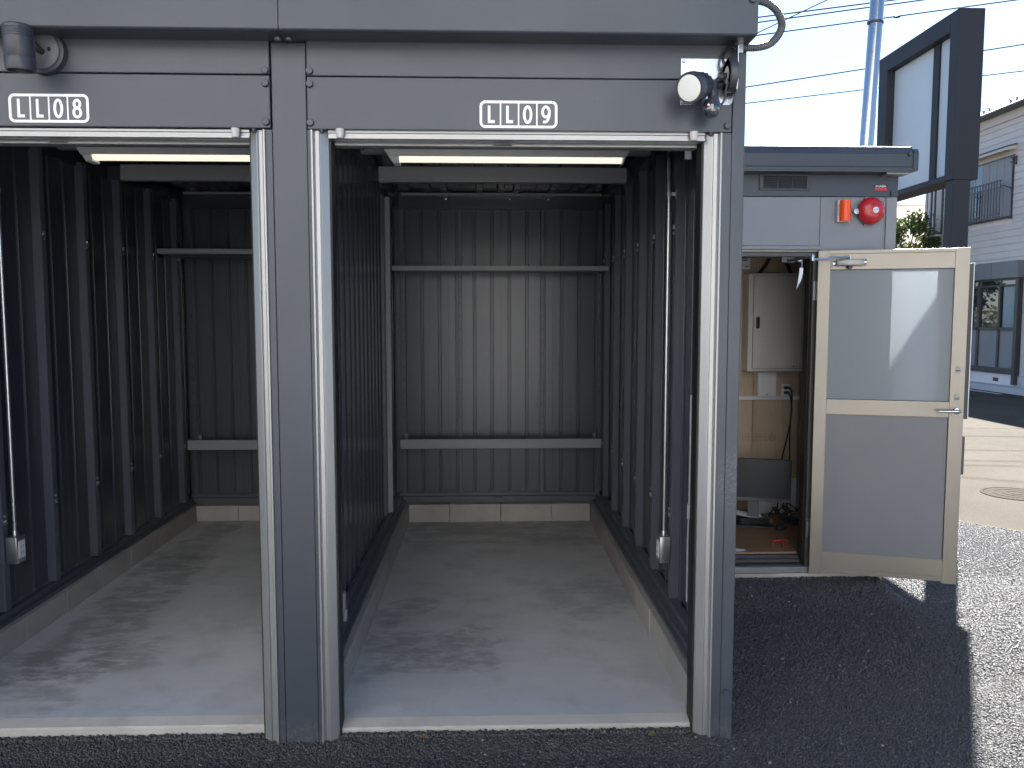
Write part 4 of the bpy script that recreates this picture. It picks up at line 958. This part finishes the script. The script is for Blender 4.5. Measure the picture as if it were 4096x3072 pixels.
bm = new(); tube(bm, smooth_pts([(1.847, 2.015, zf+.004), (1.87, 2.06, zf+.012), (1.92, 2.075, zf+.012), (1.972, 2.096, zf+.006), (1.935, 2.08, zf+.014), (1.918, 2.04, zf+.012), (1.90, 1.97, zf+.006), (1.872, 1.885, zf+.005)], 5), .0045, 7); tag(obj('red_cord', bm, 'red_string', None, True), 'frayed red cord on the shed floor', 'cord')
bm = new(); tube(bm, smooth_pts([(1.87, 1.882, zf+.004), (1.88, 1.86, zf+.004), (1.905, 1.865, zf+.004), (1.94, 1.875, zf+.004)], 4), .003, 6); tag(obj('metal_hook', bm, 'galv', None, True), 'thin silver hook at the end of the red cord', 'hook')
# hanging tag
T_ = thing('hanging_tag', 'twisted paper tag hanging in the shed doorway', 'tag', (1.857, 1.70, 1.77))
bm = new(); tube(bm, [(1.862, 1.70, 1.95), (1.860, 1.70, 1.90)], .0015, 6); lathe(bm, [(.011, 0), (.011, .018)], (1.855, 1.70, 1.944), (-1, 0, .2), 12); obj('tag_string', bm, 'white', T_)
bm = new(); prev = None
for i in range(13):
    tt = i/12; z = 1.90-.13*tt; w = .012*(1-.55*max(0, tt-.5)*2); a = .2+2.2*max(0, tt-.45)**1.2; x = 1.859-.03*tt*tt
    e = Vector((math.cos(a)*w, math.sin(a)*w, 0)); nn_ = Vector((-math.sin(a), math.cos(a), 0))*.0003
    p_ = Vector((x, 1.70, z)); cur = [bm.verts.new(p_-e-nn_), bm.verts.new(p_+e-nn_), bm.verts.new(p_+e+nn_), bm.verts.new(p_-e+nn_)]
    if prev:
        for j in range(4): bm.faces.new((prev[j], prev[(j+1)%4], cur[(j+1)%4], cur[j]))
    else: bm.faces.new(cur)
    prev = cur
bm.faces.new(list(reversed(prev))); obj('tag_strip', bm, 'paper', T_)

# ================================================================== SIGNBOARD
N = thing('signboard', 'tall dark framed signboard with blank white panels behind the shed', 'signboard', (4.0, 4.4, GZ))
def sg(y): return (y+3.05)*.8-3.05
def sh(z): return 1.6+(z-1.6)*.8
x0, x1, y0, y1, z0, z1 = 3.92, 4.138, sg(5.44), sg(7.155), sh(3.062), sh(4.805); ya, yb, zt = sg(5.60), sg(6.945), sh(4.612)
bm = new(); bx(bm, x0, x1, y0, ya, z0, z1, bev=.004); obj('frame_stile', bm, 'sign_frame', N)
bm = new(); bx(bm, x0, x1, yb, y1, z0, z1, bev=.004); obj('frame_stile', bm, 'sign_frame', N)
bm = new(); bx(bm, x0, x1, ya+.0005, yb-.0005, zt, z1, bev=.004); obj('frame_rail', bm, 'sign_frame', N)
bm = new(); bx(bm, x0, x1, ya+.0005, yb-.0005, z0, z0+.052, bev=.004); obj('frame_rail', bm, 'sign_frame', N)
m0, m1 = sg(5.93), sg(6.05)
bm = new(); bx(bm, x0+.062, x1-.062, m0, m1, z0+.0525, zt-.0005, bev=.003); obj('mullion', bm, 'sign_frame', N)
for a, b in ((ya+.0005, m0-.0005), (m1+.0005, yb-.0005)):
    for xx in (x0+.08, x1-.09):
        bm = new(); bx(bm, xx, xx+.010, a, b, z0+.0525, zt-.0005); obj('sign_panel', bm, 'sign_panel', N)
for a, b in ((sg(5.445), ya), (sg(6.99), sg(7.15))):
    bm = new(); bx(bm, 3.933, 4.078, a, b, GZ-.1, z0-.0005, bev=.004); obj('post', bm, 'sign_frame', N)
# steel pole
bm = new(); tube(bm, [(4.545, 7.0, -.2), (4.70, 7.0, 3.745), (4.775, 7.0, 5.47), (4.87, 7.0, 8.0)], .0825, 28); po = tag(obj('steel_pole', bm, 'chrome', None, True), 'shiny bare steel pole rising behind the shed roof', 'pole')
bm = new(); lathe(bm, [(.084, 0), (.091, .004), (.091, .03), (.084, .034)], (4.763, 7.0, 5.18), (.04, 0, 1), 28); bx(bm, 4.66, 4.69, 6.985, 7.015, 5.18, 5.215); obj('band_clamp', bm, 'bronze', po)
# overhead wires
wl_ = [((5.600, 7.830), (7.939, 8.148), .013, 'uppermost overhead wire crossing behind the steel pole'), ((5.602, 7.728), (8.678, 8.170), .013, 'second overhead wire from the top behind the conduit loop'), ((5.608, 7.517), (6.947, 8.149), .011, 'steep overhead wire crossing the other wires near the conduit loop'), ((5.609, 7.471), (9.108, 7.972), .013, 'overhead wire with a small dark splice beside the pole'), ((5.413, 6.429), (10.378, 7.217), .013, 'thick lower overhead wire crossing behind the signboard'), ((5.429, 6.100), (10.388, 6.706), .011, 'lowest thin overhead wire behind the signboard')]
for i, (a, b, r, lab) in enumerate(wl_):
    s = (b[1]-a[1])/(b[0]-a[0]); Yw = 14+.4*i; kk = (Yw+3.05)/17.05
    f = lambda x: 1.6+((a[1]+s*(x-a[0]))-1.6)*kk
    xs = np.linspace(-6, 26, 24) if i != 2 else np.linspace(-3, 14, 16)
    bm = new(); tube(bm, [(x*kk, Yw, f(x)-.05*math.sin(math.pi*(x+6)/32)) for x in xs], r, 6)
    w = tag(obj('overhead_wire', bm, 'wire', None, True), lab, 'wire')
    if i == 3:
        bm = new(); tube(bm, [(x*kk, Yw, f(x)-.05*math.sin(math.pi*(x+6)/32)-.012) for x in (8.45, 8.5, 8.56, 8.6)], [.01, .03, .03, .01], 8); obj('wire_splice', bm, 'wire', w, True)

# ================================================================== HOUSE ACROSS THE ROAD
XH = 12.2
H = thing('house', 'two-storey white-sided house with balcony rail and sliding doors', 'house', (XH+3, 15.5, GZ))
YA, YZ = 10.5, 19.38
box_obj('wall', 'stucco', H, XH+.03, XH+7, YA+.01, YZ-.01, GZ-.1, 6.2)
wall_o = bpy.data.objects[[o.name for o in bpy.data.objects if o.name.startswith('wall') and o.parent == H][0]]
# openings: (y0,y1,z0,z1)
ops = [(15.03, 17.02, -.1, 2.95), (15.58, 17.28, 3.95, 5.40), (18.45, 19.26, 3.85, 5.25)]
zr = .30; pitch = .1605
SB = {}
while zr < 6.2:
    segs = [(YA, YZ)]
    for (a, b, c, e) in ops:
        if zr < e-.02 and zr+pitch > c+.02:
            ns = []
            for s0, s1 in segs:
                if a > s0 and b < s1: ns += [(s0, a), (b, s1)]
                elif a <= s0 < b < s1: ns.append((b, s1))
                elif s0 < a < s1 <= b: ns.append((s0, a))
                elif s1 <= a or s0 >= b: ns.append((s0, s1))
            segs = ns
    for s0, s1 in segs:
        zt = min(zr+pitch-.006, 6.199)
        bm = new(); prism(bm, [(XH+.029, zr), (XH-.004, zr), (XH+.002, zt), (XH+.029, zt)], s0, s1, 'y'); obj('siding_board', bm, 'siding', wall_o)
    zr += pitch
box_obj('foundation', 'trim', H, XH-.01, XH+6.9, YA, YZ, GZ-.1, .295)
bm = new(); bx(bm, XH-.05, XH+.028, YA, YZ+.05, 6.2005, 6.40, bev=.004); obj('fascia_board', bm, 'siding', H)
bm = new(); prism(bm, [(XH-.35, 6.44), (XH+3.5, 8.2), (XH+7.35, 6.44), (XH+7.35, 6.40), (XH-.05, 6.40), (XH-.35, 6.40)], YA-.3, YZ+.3, 'y'); rf2 = obj('roof', bm, 'roof', H)
bm = new(); tube(bm, [(XH-.13, YA-.3, 6.47), (XH-.13, YZ+.3, 6.47)], .05, 10); obj('gutter', bm, 'trim', rf2)
for y in (15.5, 15.72, 16.52, 16.74, 14.7, 14.92):
    bm = new(); bx(bm, XH-.10, XH-.04, y-.012, y+.012, 6.50, 6.63); bx(bm, XH-.13, XH-.04, y-.012, y+.012, 6.6305, 6.65); obj('snow_guard', bm, 'trim', rf2)
# ground floor glazed entrance
bm = new(); bx(bm, XH-.16, XH-.002, 15.06, 17.06, 2.545, 2.935, bev=.005); hd2 = obj('entrance_fascia', bm, 'awning', H)
bm = new(); bx(bm, XH-.163, XH-.1605, 16.02, 16.026, 2.55, 2.93); obj('fascia_seam', bm, 'dark', hd2)
ent = box_obj('entrance_frame', 'bronze', H, XH-.10, XH+.02, 15.10, 15.205, .085, 2.544)
for a in ((16.90, 17.0, .085, 2.544), (15.2055, 16.8995, 2.50, 2.544), (15.2055, 16.8995, 2.36, 2.40), (15.2055, 16.8995, 1.33, 1.40), (15.2055, 16.8995, .31, .45), (16.57, 16.66, .4505, 2.3595), (15.77, 15.84, .4505, 2.3595)):
    bm = new(); bx(bm, XH-.075, XH-.01, *a[:2], *a[2:], bev=.003); obj('entrance_bar', bm, 'bronze', ent)
for a, b in ((15.2055, 15.769), (15.841, 16.569), (16.661, 16.8995)):
    bm = new(); bx(bm, XH-.03, XH-.024, a, b, 1.4005, 2.3595); obj('glass_pane', bm, 'glass' if a > 15.5 else 'clear', ent)
    bm = new(); bx(bm, XH-.04, XH-.02, a, b, .4505, 1.3295); obj('lower_panel', bm, 'shutter_grey', ent)
    bm = new(); bx(bm, XH-.03, XH-.024, a, b, 2.4005, 2.4995); obj('transom_pane', bm, 'glass', ent)
bm = new(); prism(bm, [(XH-.012+.006*math.sin(i*1.4), 15.22+i*.016) for i in range(34)]+[(XH+.012, 15.22+33*.016), (XH+.012, 15.22)], 1.405, 2.355, 'z'); obj('curtain', bm, 'curtain', ent, True)
box_obj('entrance_plinth', 'stucco', H, XH-.03, XH+.02, 15.206, 16.95, GZ, .309)
bm = new(); bx(bm, XH-.036, XH-.0305, 15.76, 15.96, .12, .21); vb = obj('floor_vent', bm, 'downpipe', H)
for k in range(5): bm = new(); bx(bm, XH-.0375, XH-.0362, 15.775+k*.037, 15.79+k*.037, .13, .20); obj('vent_bar', bm, 'dark', vb)
# upper window with hood, shutters and railing
win = box_obj('window_frame', 'bronze', H, XH-.02, XH+.02, 15.58, 17.28, 3.95, 5.385)
for k in range(6):
    y = 15.62+k*.275
    if k == 3: y += .0
    bm = new(); bx(bm, XH-.045, XH-.021, y, y+.262, 3.99, 5.34, bev=.003); obj('window_panel', bm, 'glass' if k == 4 else 'shutter_grey', win)
bm = new(); prism(bm, [(XH-.002, 5.50), (XH-.26, 5.47), (XH-.26, 5.50), (XH-.24, 5.54), (XH-.002, 5.60)], 15.54, 17.35, 'y'); hdw = obj('window_hood', bm, 'siding', win)
bm = new(); prism(bm, [(XH-.002, 5.601), (XH-.27, 5.545), (XH-.27, 5.56), (XH-.002, 5.625)], 15.50, 17.37, 'y'); obj('hood_cap', bm, 'roof', hdw)
bal = box_obj('balcony_top_rail', 'bronze', H, XH-.34, XH-.305, 15.56, 17.34, 4.77, 4.80)
for z in (4.62, 3.95, 4.02):
    bm = new(); bx(bm, XH-.335, XH-.31, 15.56, 17.34, z, z+.022); obj('balcony_rail', bm, 'bronze', bal)
for k in range(17):
    y = 15.58+k*.109; bm = new(); bx(bm, XH-.331, XH-.315, y-.008, y+.008, 3.973, 4.769); obj('balcony_bar', bm, 'bronze', bal)
for y in (15.57, 17.33):
    bm = new(); tube(bm, smooth_pts([(XH-.32, y, 4.66), (XH-.2, y, 4.66), (XH-.03, y, 4.6)], 4), .012, 8); obj('balcony_stay', bm, 'bronze', bal)
    bm = new(); bx(bm, XH-.309, XH-.0, y-.012, y+.012, 3.923, 3.948); obj('balcony_bracket', bm, 'bronze', bal)
bm = new(); bx(bm, XH-.16, XH-.03, 15.50, 15.52, 5.28, 5.30); bx(bm, XH-.16, XH-.03, 15.50, 15.52, 5.18, 5.20); bx(bm, XH-.03, XH-.005, 15.49, 15.53, 5.14, 5.34); obj('laundry_bracket', bm, 'bronze', win)
# narrow side window near the far corner
w2 = box_obj('window_frame', 'bronze', H, XH-.02, XH+.02, 18.45, 19.26, 3.85, 5.25)
bm = new(); bx(bm, XH-.03, XH-.0205, 18.53, 19.18, 3.93, 5.17); obj('window_panel', bm, 'siding', w2)
for y in (18.62, 18.80):
    bm = new(); bx(bm, XH-.16, XH-.12, y-.02, y+.02, 3.7, 5.3); bx(bm, XH-.1195, XH-.0205, y-.02, y+.02, 3.75, 3.78); obj('window_bar', bm, 'bronze', w2)
bm = new(); bx(bm, XH-.24, XH-.0305, 18.40, 19.30, 3.80, 3.845); obj('window_ledge', bm, 'trim', w2)
# step slab, road marking, manhole, kerb
bm = new(); bx(bm, 11.75, XH-.035, 14.2, 17.6, GZ-.05, .055, bev=.01); st = struct(obj('kerb', bm, 'trim'))
bm = new(); bx(bm, 11.52, 11.748, 16.25, 17.4, GZ-.05, .02, bev=.008); tag(obj('kerb_ramp', bm, 'trim', None), 'small pale ramp slab at the house kerb', 'ramp')
bm = new(); q4 = [(11.36, 18.6), (11.43, 14.6), (11.55, 14.6), (11.50, 18.6)]; vv = [bm.verts.new((a, b, GZ-.002)) for a, b in q4]; bm.faces.new(vv); struct(obj('road_marking', bm, 'marking'))
mh = thing('manhole_cover', 'round cast iron manhole cover in the sunlit road', 'manhole cover', (5.05, 4.47, GZ))
bm = new(); lathe(bm, [(.31, -.03), (.31, .004), (.285, .005), (.285, -.03)], (5.09, 4.45, GZ-.004), (0,0,1), 48); obj('rim', bm, 'iron', mh)
bm = new(); lathe(bm, [(.28, -.03), (.28, .003), (0, .003)], (5.09, 4.45, GZ-.004), (0,0,1), 48)
lathe(bm, [(.21, -.005), (.21, .0055), (.19, .0055), (.19, -.005)], (5.09, 4.45, GZ-.004), (0,0,1), 40); lathe(bm, [(.12, -.005), (.12, .0055), (.09, .0055), (.09, -.005)], (5.09, 4.45, GZ-.004), (0,0,1), 32); lathe(bm, [(.05, -.005), (.05, .0055), (0, .0055)], (5.09, 4.45, GZ-.004), (0,0,1), 24); obj('lid', bm, 'iron', mh)
# building behind
K_ = thing('rear_building', 'plain pale building with a dark red downpipe behind the citrus tree', 'building', (11.5, 24, GZ))
box_obj('wall', 'stucco', K_, 11.2, 18.0, 21.0, 27.0, GZ-.1, 4.95)
bm = new(); bx(bm, 11.1, 18.1, 20.9, 27.1, 4.9505, 5.05, bev=.01); obj('parapet', bm, 'trim', K_)
bm = new(); tube(bm, [(11.27, 20.94, GZ), (11.27, 20.94, 4.6)], .06, 12); obj('downpipe', bm, 'downpipe', K_, True)
bm = new(); tube(bm, [(11.27, 20.94, 4.6), (11.27, 20.9, 4.7), (11.6, 20.85, 4.93)], .045, 10); obj('gutter_elbow', bm, 'white', K_, True)

# ---- unseen pale concrete ground and block, added to bounce sun into the bays
bm = new(); vv = [bm.verts.new(p) for p in ((-40,-40,GZ+.004),(14,-40,GZ+.004),(9.2,-3.4,GZ+.004),(-40,-3.4,GZ+.004))]; bm.faces.new(vv); struct(obj('bounce_pavement', bm, 'apron'))
NB = thing('bounce_block', 'pale four-storey block added behind the camera to bounce sunlight into the bays', 'building', (-10, -16, GZ))
box_obj('wall', 'cream', NB, -24, 4, -22, -11.5, GZ-.1, 11.6)
bm = new(); prism(bm, [(-22.2, 11.6005), (-11.3, 11.6005), (-11.3, 12.0), (-22.2, 12.0)], -24.2, 4.2, 'x'); obj('roof', bm, 'roof', NB)
for z0, z1 in ((.9, 2.2), (3.7, 5.0), (6.5, 7.8), (9.3, 10.6)):
    for xw in (-21, -17, -13, -9, -5, -1):
        bm = new(); bx(bm, xw, xw+1.7, -11.499, -11.44, z0, z1, bev=.01); wf = obj('window_frame', bm, 'bronze', NB)
        for k in (0, 1):
            bm = new(); bx(bm, xw+.07+k*.8, xw+.80+k*.8, -11.4395, -11.43, z0+.07, z1-.07); obj('window_pane', bm, 'glass', wf)
# ---- foliage
def leaf_mesh(name, n, sampler, size, mat, ups=.5):
    V = np.zeros((n, 4, 3)); 
    for i in range(n):
        c, out = sampler(); d1 = Vector((random.gauss(0,1), random.gauss(0,1), random.gauss(0,.6)))+out*.8
        d1.normalize(); d2 = d1.cross(Vector((random.gauss(0,1), random.gauss(0,1), random.gauss(0,1)))).normalized(); s = size*random.uniform(.65, 1.3)
        V[i, 0] = c; V[i, 1] = c+d1*s*.5+d2*s*.24; V[i, 2] = c+d1*s; V[i, 3] = c+d1*s*.5-d2*s*.24+d1.cross(d2)*s*.06
    me = bpy.data.meshes.new(name); f = np.arange(n*4)
    me.vertices.add(n*4); me.vertices.foreach_set('co', V.ravel()); me.loops.add(n*4); me.loops.foreach_set('vertex_index', f.astype(np.int32))
    me.polygons.add(n); me.polygons.foreach_set('loop_start', np.arange(n)*4); me.polygons.foreach_set('loop_total', np.full(n, 4)); me.update(calc_edges=True)
    a = me.attributes.new('var', 'FLOAT', 'POINT'); a.data.foreach_set('value', np.repeat(rng.random(n), 4)); me.materials.append(MAT[mat]); return me
random.seed(11)
tb = Vector((11.45, 18.9, GZ)); TR = thing('citrus_tree', 'small citrus tree with orange fruit behind the shed', 'tree', tb)
bm = new(); tube(bm, smooth_pts([tb+Vector((0,0,-.1)), tb+Vector((.03,0,.8)), tb+Vector((-.02,.05,1.6)), tb+Vector((.05,0,2.4)), tb+Vector((.02,0,3.2))], 4), list(np.linspace(.11, .05, 17)), 10)
tips = []
for k in range(16):
    a = k*2.4; z = 1.5+k*.12; st_ = tb+Vector((0, 0, z)); L = random.uniform(.55, 1.05)*(1-.02*k); e = st_+Vector((math.cos(a)*L, math.sin(a)*L, random.uniform(.35, .85)))
    tube(bm, smooth_pts([st_, st_.lerp(e, .5)+Vector((0,0,-.06)), e], 4), list(np.linspace(.035, .008, 9)), 6); tips.append((e, a))
    for j in range(3):
        e2 = e+Vector((random.uniform(-.3,.3), random.uniform(-.3,.3), random.uniform(.0,.35))); tube(bm, [e.lerp(st_, .25), e2], [.012, .004], 5); tips.append((e2, a))
obj('trunk', bm, 'bark', TR, True)
def smp():
    e, a = random.choice(tips); o_ = Vector((random.gauss(0,1), random.gauss(0,1), random.gauss(0,.8))); return e+o_*.12, (e-(tb+Vector((0,0,2.6)))).normalized()
me = leaf_mesh('crown', 8500, smp, .115, 'leaf'); me.transform(Matrix.Translation(-tb)); cr = bpy.data.objects.new('crown', me); COL.objects.link(cr); cr.parent = TR
bm = new(); bmesh.ops.create_icosphere(bm, subdivisions=2, radius=.045); FR = mesh_of('fruit', bm, 'orange', True)
for k in range(14):
    e, a = random.choice(tips); inst('fruit', FR, e+Vector((random.uniform(-.12,.12), -.1, random.uniform(-.15,.0))), TR)
for p in ((11.30, 18.35, 3.62), (11.05, 18.4, 3.40), (11.62, 18.4, 3.5)): inst('fruit', FR, p, TR)
# hedge and board fence beyond the garage (mirrored in the house panes)
HG = thing('hedge', 'clipped green hedge behind the garage, mirrored in the house panes', 'hedge', (4.5, 27.5, GZ))
def smh():
    return Vector((random.uniform(1, 8.2), 27.5+random.uniform(-.45,.45), random.uniform(.0, 1.9)+.15*math.sin(random.random()*9))), Vector((0,-1,.4))
me = leaf_mesh('foliage', 5000, smh, .16, 'hedge'); me.transform(Matrix.Translation(-Vector((4.5, 27.5, GZ)))); cr = bpy.data.objects.new('foliage', me); COL.objects.link(cr); cr.parent = HG
bm = new()
for k in range(14): tube(bm, [(1.2+k*.5, 27.5, GZ), (1.25+k*.5, 27.5, 1.4)], [.02, .006], 5)
obj('stems', bm, 'bark', HG)
# ---- small litter by the thresholds
def leaf(x, y, z, ang, L, mat, label):
    bm = new(); pts = [(-.5,0),(-.3,.17),(0,.24),(.3,.14),(.5,0),(.3,-.14),(0,-.24),(-.3,-.17)]
    vv = [bm.verts.new((px*L, py*L, .010+.05*L*(px*2)**2+abs(py)*L*.25)) for px, py in pts]; c = bm.verts.new((0, 0, .008)); 
    for i in range(8): bm.faces.new((vv[i], vv[(i+1)%8], c))
    ex = bmesh.ops.solidify(bm, geom=list(bm.faces), thickness=.0006)
    bmesh.ops.transform(bm, matrix=Matrix.Translation((x, y, z)) @ Matrix.Rotation(ang, 4, 'Z') @ Matrix.Rotation(.35, 4, 'X'), verts=bm.verts)
    tag(obj('fallen_leaf', bm, mat, None, True), label, 'leaf', 'leaves lying along the thresholds')
leaf(-.245, .030, -.046, .3, .045, 'dry_leaf', 'curled yellow-brown leaf below the left end of the right threshold')
leaf(.655, .020, -.048, .5, .048, 'olive_leaf', 'olive green leaf below the right end of the right threshold')
leaf(-1.575, .035, -.04, -.3, .04, 'dry_leaf', 'tan dry leaf below the threshold of the left bay')
